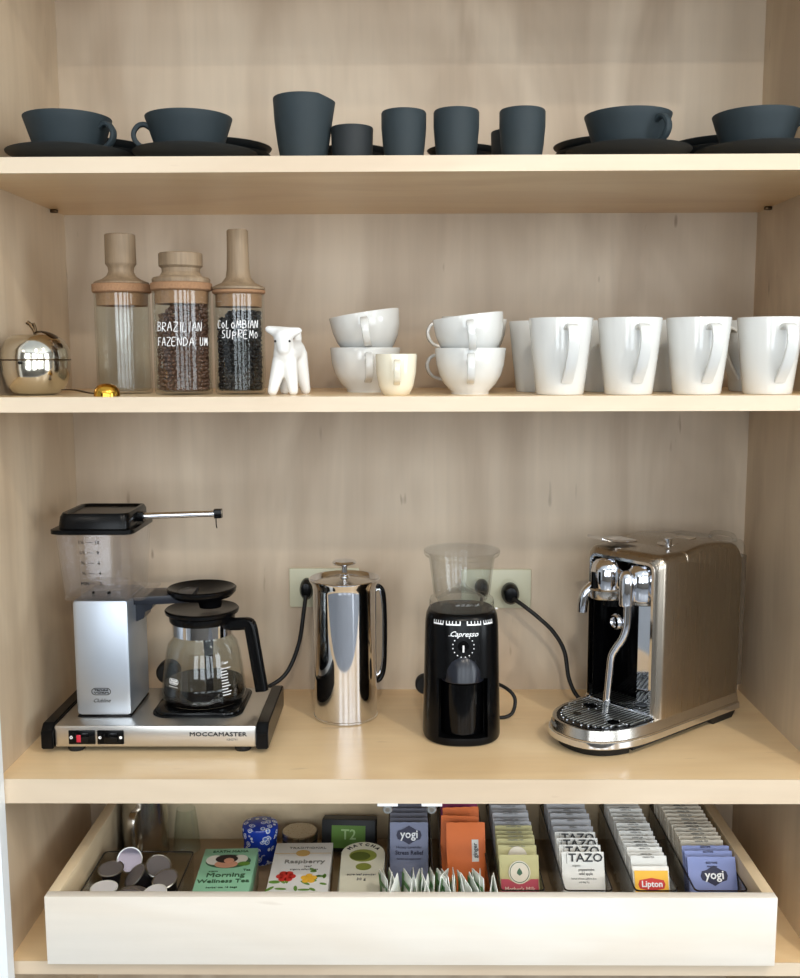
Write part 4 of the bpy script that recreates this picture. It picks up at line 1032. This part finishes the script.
P_ORANGE = P('orange packet', (226, 112, 40)); P_MAG = P('magenta packet', (150, 30, 96)); P_YEL = P('yellow print', (246, 190, 60)); P_REDP = P('red print', (206, 52, 44))
P_MGREEN = P('mint box', (150, 206, 172)); P_BGREEN = P('green label', (98, 140, 50)); P_SLATE = P('slate packet', (128, 134, 160)); P_DKG = P('dark green print', (52, 92, 62))
LEAN = -.42    # leaning back, about 24 degrees
def lean(o, x, ytop, ztop, h_, a=LEAN, rz=0.):
    """lay the packet so that its upper edge is at (x, ytop, ztop)"""
    raise_print(o, PRINT_UP.get(h_, .0225))
    o.rotation_euler = Euler((a, 0, rz)); 
    o.location = Vector((x, ytop, ztop))-Euler((a, 0, rz)).to_matrix() @ Vector((0, 0, h_)); return o
def hexlogo(par, cx_, cz_, s=1.):
    pts = [(-.019, .0), (-.017, .006), (-.010, .008), (0, .0135), (.010, .008), (.017, .006), (.019, 0), (.017, -.006), (.010, -.008), (0, -.0135), (-.010, -.008), (-.017, -.006)]
    d_ = decal('logo', [(cx_+x*s, cz_+z*s) for x, z in pts], TF, P_NAVY, par)
    words('lettering', [('yogi', cx_, cz_+.0008, .0165*s, dict(bold=.0003))], d_, INK_W, TF-.0006)

# trays of clear acrylic with dark edges
TRAY_E = mat('dark acrylic edge', (44, 40, 38), .2, noise=.05)
def tray(x0, x1, y0, y1, h_, label, group='clear acrylic trays in the drawer', rim=True):
    t = thing('acrylic_tray', label, 'tray', ((x0+x1)/2, (y0+y1)/2, DF)); t['group'] = group
    w_, l_, k = (x1-x0)/2, (y1-y0)/2, .0016
    bm = new(); rr = lambda s, n=5: rrect(2*(w_-s), 2*(l_-s), max(.001, .007-s), n)
    loft(bm, [[(x, y, z) for x, y in rr(s)] for z, s in ((0.0002, .0), (h_, .0), (h_, k), (.0022, k))], True, True)
    o = obj('tray_body', bm, ACRYL, t, ang=30)
    if rim:
        bm = new(); R_ = [[(x, y, z) for x, y in rr(s)] for z, s in ((h_, -.0002), (h_+.0014, -.0002), (h_+.0014, k+.0002), (h_, k+.0002), (h_, -.0002))]
        loft(bm, R_, False, False); obj('rim', bm, TRAY_E, t, ang=30)
    return t
cols = []
for i, (x0, x1, l) in enumerate(((.124, .186, 'acrylic tray of sage green and rose tea packets'), (.2125, .2795, 'acrylic tray of white tea packets with large black lettering'),
        (.3095, .3685, 'acrylic tray of cream tea packets with a yellow and red front one'), (.3915, .4648, 'acrylic tray against the right drawer side, lilac packets in front'))):
    tray(x0, x1, .050, .322, .0615, l); cols.append((x0, x1))
tray(-.034, .033, .050, .322, .058, 'acrylic tray of slate blue packets below the counter catches')
tray(.0445, .1125, .050, .322, .058, 'acrylic tray of orange packets')

def row(src, xc, y0, y1, n, ztop, label, group, h_=HP, dz=.0, skew=0.):
    for k in range(n):
        s = k/max(1, n-1); o = dup(src)
        lean(o, xc+skew*s+random.uniform(-.0007, .0007), y0+(y1-y0)*s, ztop+dz*s+random.uniform(-.0014, .0014), h_, LEAN+random.uniform(-.012, .012), random.uniform(-.012, .012))
        tag(o, label, 'tea packet', group)
def place(o, x, ytop, ztop, label, h_=HP, a=LEAN, rz=0., group=None):
    lean(o, x, ytop, ztop, h_, a, rz); tag(o, label, 'tea packet', group); return o
# tray 4, right: lilac packets then cream ones
pk = packet('tea_packet', P_LILAC, .068); hexlogo(pk, .002, .0405)
words('lettering', [('BEDTIME', 0, .0575, .0042, {}), ('sleepy tea', 0, .0530, .0036, {})], pk, P_NAVY, -.0020)
place(pk, .4283, .104, -.7060, 'lilac tea packet with a navy badge, frontmost in the right hand tray')
pl_ = packet('tea_packet', P_LILAC, .068); words('lettering', [('BEDTIME', 0, .0640, .0038, {})], pl_, P_NAVY, -.0016)
place(pl_, .4280, .118, -.7040, 'lilac tea packet directly behind the frontmost one in the right hand tray')
p2_ = dup(pl_); place(p2_, .4278, .131, -.7030, 'lilac tea packet furthest back of the three lilac ones')
cr = packet('tea_packet', P_BEIGE, .062); words('lettering', [('HERBAL TEA', 0, .0635, .0034, {})], cr, INK_G, -.0016)
row(cr, .4275, .147, .304, 14, -.7020, 'cream tea packet in the file behind the lilac packets', 'cream packets in the right hand tray', skew=-.002)
# tray 3: one yellow and red label, white ones behind
lp = packet('tea_packet', P_WHITE, .051, .078)
d_ = decal('label_panel', rect(-.0235, .0235, .020, .0600), TF, P_YEL, lp)
d2 = decal('badge', [(-.0190, .042), (-.017, .0475), (0, .0505), (.017, .0475), (.019, .042), (.017, .0365), (0, .0335), (-.017, .0365)], TF-.0005, P_REDP, d_)
words('lettering', [('Lipton', 0, .0422, .0115, dict(bold=.0003))], d2, INK_W, TF-.0011)
place(lp, .3390, .090, -.7130, 'white tea packet with yellow panel and red badge, frontmost of its tray', .078)
wr = packet('tea_packet', P_WHITE, .051); words('lettering', [('GREEN TEA', 0, .0635, .0032, {})], wr, INK_G, -.0016)
row(wr, .3390, .106, .306, 17, -.7060, 'off-white tea packet in the file behind the yellow and red one', 'off-white packets behind the yellow and red one')
# tray 2: white packets with black lettering
tz = packet('tea_packet', P_WHITE)
words('lettering', [('TAZO', .0035, .0575, .0155, dict(bold=.0003, sx=1.15))], tz, INK_K, -.0029)
decal('side_mark', rect(-.0235, -.0228, .050, .064), TF, INK_G, tz)
tz2 = dup(tz)
words('small_print', [('organic', -.010, .0475, .0040, {}), ('peppermint', .004, .0420, .0048, dict(bold=.0001)), ('wild apple', .003, .0365, .0048, dict(bold=.0001)), ('herbal infusion caffeine free', 0, .030, .0032, {}), ('one bag 2 g', 0, .0255, .0032, {})], tz, INK_G, -.0026)
place(tz, .2462, .108, -.7010, 'white tea packet with black lettering, frontmost in the second tray from the sage packets')
place(tz2, .2455, .129, -.7010, 'white tea packet with black lettering, second from the front of its tray')
tz3 = dup(tz2); place(tz3, .2450, .150, -.7010, 'white tea packet with black lettering, third from the front of its tray')
tz4 = dup(tz2); place(tz4, .2455, .170, -.7015, 'white tea packet with black lettering, fourth from the front, lettering nearly covered')
sp = packet('tea_packet', P_GREYP); words('lettering', [('HERBAL', 0, .0640, .0034, {})], sp, INK_G, -.0016)
row(sp, .2460, .190, .304, 7, -.7010, 'pale grey tea packet in the file behind the black lettered ones', 'pale grey packets behind the black lettered ones')
# tray 1: sage and rose packets
mm = packet('tea_packet', P_OLIVE, .0555)
decal('rose_panel', [(-.0265, .003), (.0265, .003), (.0265, .0335), (.016, .0335), (.010, .030), (-.010, .030), (-.016, .0335), (-.0265, .0335)], TF, P_ROSE, mm)
d_ = decal('round_badge', ell(0, .0425, .0155, .0155), TF-.0005, P_BEIGE, mm)
bm = new(); a = [bm.verts.new((x, TF-.0009, z)) for x, z in ell(0, .0425, .0140, .0140)]; b_ = [bm.verts.new((x, TF-.0009, z)) for x, z in ell(0, .0425, .0130, .0130)]
for k in range(28): bm.faces.new((a[k], a[(k+1) % 28], b_[(k+1) % 28], b_[k]))
obj('ring', bm, P_DKG, d_, smooth=False)
decal('leaf', [(0, .038), (.004, .041), (.003, .0445), (0, .0485), (-.003, .0445), (-.004, .041)], TF-.0010, P_DKG, d_)
words('lettering', [("Mother's Milk", 0, .0200, .0085, dict(sx=.9))], mm, P_BEIGE, -.0030)
place(mm, .1550, .104, -.7035, 'sage tea packet with round badge and rose panel, frontmost of its tray')
sg = packet('tea_packet', P_OLIVE, .0555); words('lettering', [('ORGANIC TEA', 0, .0640, .0034, {})], sg, INK_G, -.0016)
m2_ = dup(sg); d_ = decal('round_badge', ell(0, .0500, .0140, .0140), TF, P_BEIGE, m2_)
place(m2_, .1552, .130, -.7020, 'sage tea packet second from the front, top of its badge showing')
row(sg, .1552, .146, .188, 4, -.7010, 'sage green tea packet in the middle of its file', 'sage packets behind the rose panelled one')
sgg = packet('tea_packet', P_GREYP, .0555); words('lettering', [('ORGANIC TEA', 0, .0640, .0034, {})], sgg, INK_G, -.0016)
row(sgg, .1555, .202, .302, 8, -.7010, 'grey tea packet at the back of the sage file', 'grey packets behind the sage ones')
# slate tray
sl = packet('tea_packet', P_SLATE, .058, .092); hexlogo(sl, 0, .060, 1.)
words('lettering', [('Honey Lavender', 0, .0425, .0058, {}), ('Stress Relief', 0, .0345, .0085, dict(bold=.0002)), ('herbal tea supplement', 0, .026, .004, {})], sl, P_NAVY, -.0030)
place(sl, -.0015, .205, -.7035, 'slate blue tea packet with a navy badge beside the orange packets', .092)
sl2 = packet('tea_packet', P('dark slate packet', (92, 92, 104)), .058, .092)
row(sl2, -.0015, .222, .300, 6, -.7035, 'dark slate tea packet in the file behind the badged slate one', 'dark slate packets in the slate tray', .092)
# orange tray
og = packet('tea_packet', P_ORANGE, .058, .105, .0022)
d_ = decal('side_label', rect(.0085, .0185, .030, .061), TF-.0002, P_WHITE, og)
bm = text_bm('ginger', .0085, bold=.0002); xf(bm, Matrix.Rotation(-PI/2, 4, 'Y')); shift(bm, .0135, TF-.0009, .0455); obj('lettering', bm, INK_K, d_, smooth=False)
place(og, .0830, .180, -.6915, 'orange tea sachet with a white side label, in front of the other orange ones', .105, LEAN, .02)
og2 = packet('tea_packet', P_ORANGE, .056, .105, .0022); place(og2, .0755, .204, -.6925, 'orange tea sachet just behind the labelled one, shifted left', .105, LEAN, -.08)
og3 = dup(og2); place(og3, .0785, .235, -.6930, 'orange tea sachet furthest back, under the magenta one', .105, LEAN, .08)
mg = packet('tea_packet', P_MAG, .057, .094, .0022)
place(mg, .0780, .268, -.7005, 'magenta tea sachet behind the orange ones', .094, LEAN, .05)
mg2 = dup(mg); place(mg2, .078, .292, -.7000, 'magenta tea sachet furthest back in the orange tray', .094, LEAN, -.04)

# small sweetener sachets standing on edge in a low clear bin in front
tray(-.040, .118, .0050, .048, .052, 'low clear bin of green and white sweetener sachets at the drawer front', rim=False)
P_STV = P('sweetener packet', (236, 238, 230)); P_STG = P('sweetener green print', (92, 140, 82))
ss = thing('sweetener_sachet', 'x', 'sachet'); bm = new(); sachet_mesh(bm, .040, .080, .0012); obj('wrapper', bm, P_STV, ss, ang=60)
decal('green_stripe', rect(-.0195, -.010, .005, .076), -.0019, P_STG, ss); decal('green_band', rect(-.0195, .0195, .062, .068), -.00195, P_STG, ss)
ss2 = dup(ss)
k = 0
for i in range(28):
    o = dup(ss) if i else ss
    x = -.0335+.0054*i; rz = random.choice((1, -1))*PI/2+random.uniform(-.35, .35)
    o.rotation_euler = Euler((random.uniform(-.10, .10)-.0, random.choice((-.20, -.12, .14, .22)), rz)); o.location = (x, .034+random.uniform(-.002, .002), DF+.0105+random.uniform(0, .003))
    tag(o, 'green and white sweetener sachet standing on edge in the low front bin', 'sachet', 'sweetener sachets')
bpy.data.objects.remove(ss2.children[0]) if 0 else None
for c_ in list(ss2.children): bpy.data.objects.remove(c_)
bpy.data.objects.remove(ss2)

# tea boxes lying on lower boxes
def flatbox(name, label, cat, w_, l_, h_, m, loc, rz, face):
    """box lying on its back: face print is drawn in XZ (z up the face) and laid down"""
    t = thing(name, label, cat, loc, rz)
    obj('carton', box(new(), -w_/2, w_/2, 0, l_, 0, h_, bev=.0006), m, t)
    e = bpy.data.objects.new('printed_face', None)
    if face:
        fo = face(t)
        for o in fo:   # XZ drawing facing -Y becomes XY facing +Z
            for v in o.data.vertices: x, y, z = v.co; v.co = Vector((x, z, h_-y))
            for c_ in o.children:
                for v in c_.data.vertices: x, y, z = v.co; v.co = Vector((x, z, h_-y))
    bpy.data.objects.remove(e); return t
SKIN = P('portrait skin', (206, 150, 122)); HAIR = P('portrait dark hair', (38, 26, 26)); CLOTH = P('portrait white cloth', (220, 216, 204))
def face_mint(t):
    o = []
    o.append(words('lettering', [('EARTH MAMA', 0, .1215, .0085, dict(sx=1.0))], t, P_DKG))
    pic = decal('portrait', ell(0, .0920, .0330, .0200, 36), 0, P_DKG, t); o.append(pic)
    for pts, m, y in ((ell(-.020, .096, .013, .014), CLOTH, -.0004), (ell(.017, .098, .011, .012), CLOTH, -.0004), (ell(-.002, .0830, .017, .0105), SKIN, -.0005), (ell(-.003, .0985, .0165, .012), HAIR, -.0006), (ell(.001, .093, .0075, .0075), SKIN, -.0008), (ell(.024, .083, .009, .006), P_BGREEN, -.0008)):
        decal('figure', pts, y, m, pic)
    o.append(words('lettering', [('Tea', .030, .0655, .0070, dict(bold=.0002)), ('organic', -.018, .0630, .0045, {}), ('Morning', .001, .0520, .0165, dict(bold=.0002)), ('Wellness Tea', 0, .0350, .0135, dict(bold=.0002)), ('herbal tea 16 bags', 0, .018, .006, {})], t, P_DKG))
    return o
flatbox('tea_box', 'mint green tea box with an oval portrait, lying face up', 'tea box', .079, .132, .026, P_MGREEN, (-.2635, .052, -.7609), .045, face_mint)
flatbox('tea_box', 'plain lower tea box hidden under the mint green one', 'tea box', .077, .130, .0294, P_BEIGE, (-.2635, .053, DF), .035, None)
P_WB = P('white carton', (228, 228, 226)); P_LEAF = P('leaf print', (104, 150, 60)); P_GOLD = P('gold print', (200, 162, 92))
def face_rasp(t):
    o = [words('lettering', [('TRADITIONAL', .006, .1345, .0078, dict(sx=1.1)), ('Raspberry', .004, .093, .0145, dict(bold=.0002)), ('leaf', .010, .079, .0075, {}), ('organic caffeine free', .005, .0705, .0050, {})], t, INK_G)]
    o.append(decal('rule', rect(-.042, .042, .1180, .1188), -.0002, P_GOLD, t)); o.append(decal('seal', ell(0, .1185, .0105, .0095), -.0004, P_GOLD, t))
    rnd = random.Random(5)
    fl = decal('flower_print', ell(-.019, .0505, .0085, .0095, 20), -.0004, P_REDP, t); o.append(fl)
    for k in range(6):
        a = k*PI/3; decal('petal', ell(-.019+.0085*math.cos(a), .0505+.009*math.sin(a), .0058, .0062, 14), -.0005, P_REDP, fl)
    yl = decal('yellow_flower', ell(.014, .0440, .0075, .0085, 20), -.0004, P_YEL, t); o.append(yl)
    for k in range(5): a = k*1.26+.3; decal('petal', ell(.014+.007*math.cos(a), .0440+.008*math.sin(a), .005, .0055, 12), -.0005, P_YEL, yl)
    lf = decal('leaf', ell(-.034, .035, .008, .004, 16, .5), -.0004, P_LEAF, t); o.append(lf)
    for k in range(16):
        x, z = rnd.uniform(-.040, .040), rnd.uniform(.010, .040) if k < 10 else rnd.uniform(.04, .075)
        if k >= 10: x = rnd.uniform(.018, .040)
        a = rnd.uniform(0, 3.1); L_, W_ = rnd.uniform(.005, .009), .0026
        decal('leaf', [(x+L_*math.cos(b)*math.cos(a)-W_*math.sin(b)*math.sin(a), z+L_*math.cos(b)*math.sin(a)+W_*math.sin(b)*math.cos(a)) for b in [2*PI*i/12 for i in range(12)]], -.0003, P_LEAF, lf)
    return o
flatbox('tea_box', 'white tea box printed with red and yellow flowers, lying face up', 'tea box', .086, .152, .026, P_WB, (-.1575, .050, -.7609), .02, face_rasp)
flatbox('tea_box', 'plain lower tea box hidden under the flower printed one', 'tea box', .084, .150, .0294, P_BEIGE, (-.1575, .051, DF), .02, None)
# matcha pack: face with an arched top, lying on a lower block
P_IV = P('ivory tin', (222, 220, 200)); P_MAT = P('matcha green', (142, 150, 66)); P_MATD = P('dark matcha print', (84, 96, 34))
t = thing('matcha_tin', 'ivory arch-topped matcha tin with green powder picture, leaning face up', 'tin', (-.0700, .062, -.7600), 0)
t.rotation_euler = (.05, 0, 0)
W2, L2 = .0325, .140
arch = [(-W2, 0), (W2, 0), (W2, L2-W2)]+[(W2*math.cos(PI*k/20), L2-W2+W2*math.sin(PI*k/20)) for k in range(1, 20)]+[(-W2, L2-W2)]
bm = new(); prism(bm, arch, 0, .020, .003); obj('tin_body', bm, P_IV, t)
def lay(o, h_):
    for q in [o]+list(o.children):
        for v in q.data.vertices: x, y, z = v.co; v.co = Vector((x, z, h_-y))
o = decal('powder_heap', ell(0, .1015, .0205, .0170, 28), 0, P_MAT, t); decal('shade', ell(-.004, .0990, .0150, .0115, 24), -.0004, P_MATD, o); lay(o, .0201)
o = decal('powder_smear', ell(.002, .0710, .0115, .0095, 24), 0, P_MAT, t); lay(o, .0201)
bm = new()
for i, ch in enumerate('MATCHA'):
    a = .95-.38*i; tb = text_bm(ch, .0095, bold=.0003); xf(tb, Matrix.Translation((math.sin(-a)*.0255, 0, L2-W2+math.cos(a)*.0255-.001)) @ Matrix.Rotation(-a, 4, 'Y'))
    me = bpy.data.meshes.new('x'); tb.to_mesh(me); tb.free(); bm.from_mesh(me)
o = obj('lettering', bm, INK_K, t, smooth=False); lay(o, .0201)
o = words('lettering', [('pure leaf powder', 0, .0500, .0060, {}), ('30 g', 0, .0380, .0080, {})], t, INK_G); lay(o, .0201)
o = flatbox('tea_box', 'low brown carton under the ivory matcha tin', 'tea box', .060, .110, .0295, P('kraft carton', (120, 96, 70)), (-.0700, .066, DF), 0, None)
# black box with green label standing behind
t = thing('tea_box', 'black tea box with a green label standing behind the matcha tin', 'tea box', (-.0985, .262, DF), 0); t.location.z += .0095; t.rotation_euler = (-.25, 0, -.05)
obj('carton', box(new(), -.043, .043, 0, .035, .0, .050, bev=.001), P('black carton', (16, 16, 18)), t)
g = decal('label_panel', [(-.027, .006), (.027, .006), (.027, .041), (-.027, .041)], -.0003, P_BGREEN, t)
words('lettering', [('T2', 0, .0265, .022, dict(bold=.0003))], g, P('pale green print', (176, 206, 140)), -.0008)
# blue and white floral tin
t = thing('tea_tin', 'blue and white floral tea tin with a domed lid standing behind the boxes', 'tin', (-.238, .262, DF))
m, n, b = nt('blue white floral'); tc = n.nodes.new('ShaderNodeTexCoord'); vo = n.nodes.new('ShaderNodeTexVoronoi'); vo.inputs['Scale'].default_value = 95
rp = n.nodes.new('ShaderNodeValToRGB'); rp.color_ramp.interpolation = 'CONSTANT'; e = rp.color_ramp.elements; e[0].color = lin((236, 238, 244)); e[1].position = .42; e[1].color = lin((30, 62, 168)); k = e.new(.18); k.color = lin((96, 128, 206)); k = e.new(.30); k.color = lin((226, 232, 244))
n.links.new(tc.outputs['Object'], vo.inputs['Vector']); n.links.new(vo.outputs['Distance'], rp.inputs[0])
nz = n.nodes.new('ShaderNodeTexNoise'); nz.inputs['Scale'].default_value = 38; n.links.new(tc.outputs['Object'], nz.inputs['Vector'])
mx = n.nodes.new('ShaderNodeMix'); mx.data_type = 'RGBA'; r2 = n.nodes.new('ShaderNodeValToRGB'); r2.color_ramp.elements[0].position = .55; r2.color_ramp.elements[1].position = .60
n.links.new(nz.outputs['Fac'], r2.inputs[0]); n.links.new(r2.outputs[0], mx.inputs[0]); n.links.new(rp.outputs[0], mx.inputs[6]); mx.inputs[7].default_value = lin((28, 58, 160)); n.links.new(mx.outputs[2], b.inputs['Base Color']); b.inputs['Roughness'].default_value = .2
FLOR = m
FLOR2 = m.copy(); FLOR2.name = 'pale blue white floral'
for q in FLOR2.node_tree.nodes:
    if q.type == 'VALTORGB' and len(q.color_ramp.elements) == 2: q.color_ramp.elements[0].position = .66; q.color_ramp.elements[1].position = .70
bm = new(); lathe(bm, [(0, 0), (.0270, 0), (.0265, .001), (.0265, .040), (0, .040)], 48); obj('tin_body', bm, FLOR, t)
bm = new(); lathe(bm, [(0, .0402), (.0282, .0402), (.0284, .042), (.0284, .054), (.0270, .0575), (.0200, .0598), (0, .0605)], 48); obj('lid', bm, FLOR2, t)
t = thing('small_tin', 'small dark round tin with a bright band beside the floral tin', 'tin', (-.176, .270, DF))
bm = new(); lathe(bm, [(0, 0), (.027, 0), (.028, .002), (.028, .032), (0, .032)], 40); obj('tin_body', bm, mat('dark tin paint', (50, 46, 44), .35, noise=.05), t)
bm = new(); lathe(bm, [(0, .0322), (.0286, .0322), (.0286, .0405), (.027, .0422), (0, .0422)], 40); obj('lid', bm, STEEL_D, t)
# steel pitcher at the back left
t = thing('milk_pitcher', 'steel milk pitcher standing at the back left of the drawer', 'pitcher', (-.4255, .2800, DF), .1)
bm = new(); sy = lambda x, y, z, a: (x, y, z)
lathe(bm, [(0, 0), (.0350, 0), (.0365, .002), (.0365, .06), (.035, .09), (.0355, .105), (.0345, .1055), (.0335, .106), (.0335, .09), (.0350, .06), (.035, .004), (0, .003)], 56); obj('body', bm, STEEL, t)
bm = new(); sweep(bm, crom([(-.006, -.034, .088), (-.010, -.052, .088), (-.012, -.060, .075), (-.010, -.060, .040), (-.008, -.052, .024), (-.006, -.036, .022)], 6), rrect(.012, .003, .0012, 2), (1, .2, 0)); obj('handle', bm, STEEL, t)
# drinking glass
t = thing('small_glass', 'small clear tapered glass beside the steel pitcher', 'glass', (-.362, .290, DF))
bm = new(); lathe(bm, [(0, 0), (.021, 0), (.0225, .001), (.0185, .045), (.0150, .07), (.0142, .07), (.0175, .045), (.021, .004), (0, .003)], 40); obj('glass_body', bm, GLASS, t)
# capsule bin
tray(-.4605, -.325, .0350, .1790, .052, 'clear shallow bin of coffee capsules at the left of the drawer', rim=True)
CAPG = mat('grey capsule foil', (128, 122, 122), .45, metal=.3, noise=.05); CAPD = mat('dark capsule', (34, 32, 36), .3, metal=.3, noise=.05); CAPN = mat('navy capsule', (24, 26, 66), .3, metal=.3, noise=.05); CAPW = mat('white capsule lid', (232, 230, 232), .4, noise=.02); CAPL = mat('lilac capsule', (122, 118, 134), .35, metal=.4, noise=.04)
def capsule(body, foil):
    t = thing('coffee_capsule', 'x', 'capsule')
    bm = new(); lathe(bm, [(0, -.028), (.0095, -.028), (.0115, -.025), (.0125, -.018), (.0165, -.002), (.0170, -.0012), (0, -.0012)], 36); obj('cup', bm, body, t)
    bm = new(); lathe(bm, [(.0165, -.0012), (.0188, -.0012), (.0190, 0), (.0182, .0006), (.0170, .0002)], 36); obj('rim', bm, P_WHITE if body is CAPW else NICKEL, t)
    bm = new(); lathe(bm, [(0, .0004), (.0168, .0002), (.0170, -.0003), (0, -.0003)], 36); obj('foil_lid', bm, foil, t); return t
k1 = capsule(CAPD, CAPG); k2 = capsule(CAPN, CAPG); k3 = capsule(CAPL, CAPL); k4 = capsule(CAPW, CAPW)
def capp(src, x, y, z, rot, label):
    o = src if not src.get('used') else dup(src); src['used'] = 1; o.location = (x, y, z); o.rotation_euler = rot; tag(o, label, 'capsule', 'coffee capsules in the clear bin'); return o
capp(k1, -.4375, .130, -.7385, (.15, .0, 0), 'dark coffee capsule with grey foil face up, nearest the left drawer side')
capp(k1, -.3700, .140, -.7400, (.5, .25, 0), 'dark coffee capsule tilted away at the back right of the bin')
capp(k1, -.3500, .098, -.7370, (.3, -.15, 0), 'dark coffee capsule with grey foil face up, at the right end of the bin')
capp(k2, -.3900, .080, -.7455, (-.15, .10, 0), 'navy coffee capsule with its rim seen edge on in the middle of the bin')
capp(k1, -.4000, .120, -.7440, (.3, -.65, 0), 'dark coffee capsule tipped onto its side behind the navy one')
capp(k3, -.4150, .150, -.7360, (.9, .4, 0), 'lilac grey coffee capsule leaning beside the face up one')
capp(k4, -.4265, .062, -.7310, (.05, 0, 0), 'white coffee capsule at the front left of the bin')
capp(k4, -.3560, .056, -.7370, (.25, -.2, 0), 'white coffee capsule at the front right of the bin')
capp(k1, -.3880, .0490, -.7360, (.1, .1, 0), 'dark coffee capsule between the two white ones')

# template clean-up
def wipe(o):
    for c_ in list(o.children_recursive)[::-1]: bpy.data.objects.remove(c_)
    bpy.data.objects.remove(o)
for src in [o for o in C.objects if o.get('label') == 'x']: wipe(src)
for o in C.objects:
    if 'used' in o.keys(): del o['used']

# ------------------------------------------------------------------ camera and view
cam = bpy.data.cameras.new('camera'); co = bpy.data.objects.new('camera', cam); C.objects.link(co); sc.camera = co
cam.sensor_fit = 'VERTICAL'; cam.sensor_height = 24; cam.lens = 1010.47*24/978; cam.clip_start = .01; cam.clip_end = 50
r_, u_, f_ = Vector((0.99996034, 0.00845859, -0.00278706)), Vector((0.00167435, 0.12881032, 0.99166784)), Vector((-0.00874711, 0.99163318, -0.12879104))
M = Matrix((r_, u_, -f_)).transposed().to_4x4(); M.translation = Vector((-.0009, -1.259, 0)); co.matrix_world = M
sc.view_settings.view_transform = 'Standard'; sc.view_settings.look = 'None'; sc.view_settings.gamma = 1; sc.view_settings.use_curve_mapping = False
sc.view_settings.exposure = 0.0
sc.cycles.use_denoising = True; sc.cycles.max_bounces = 12; sc.cycles.transmission_bounces = 12; sc.cycles.transparent_max_bounces = 16
sc.cycles.sample_clamp_indirect = 6; sc.cycles.caustics_reflective = False; sc.cycles.caustics_refractive = False
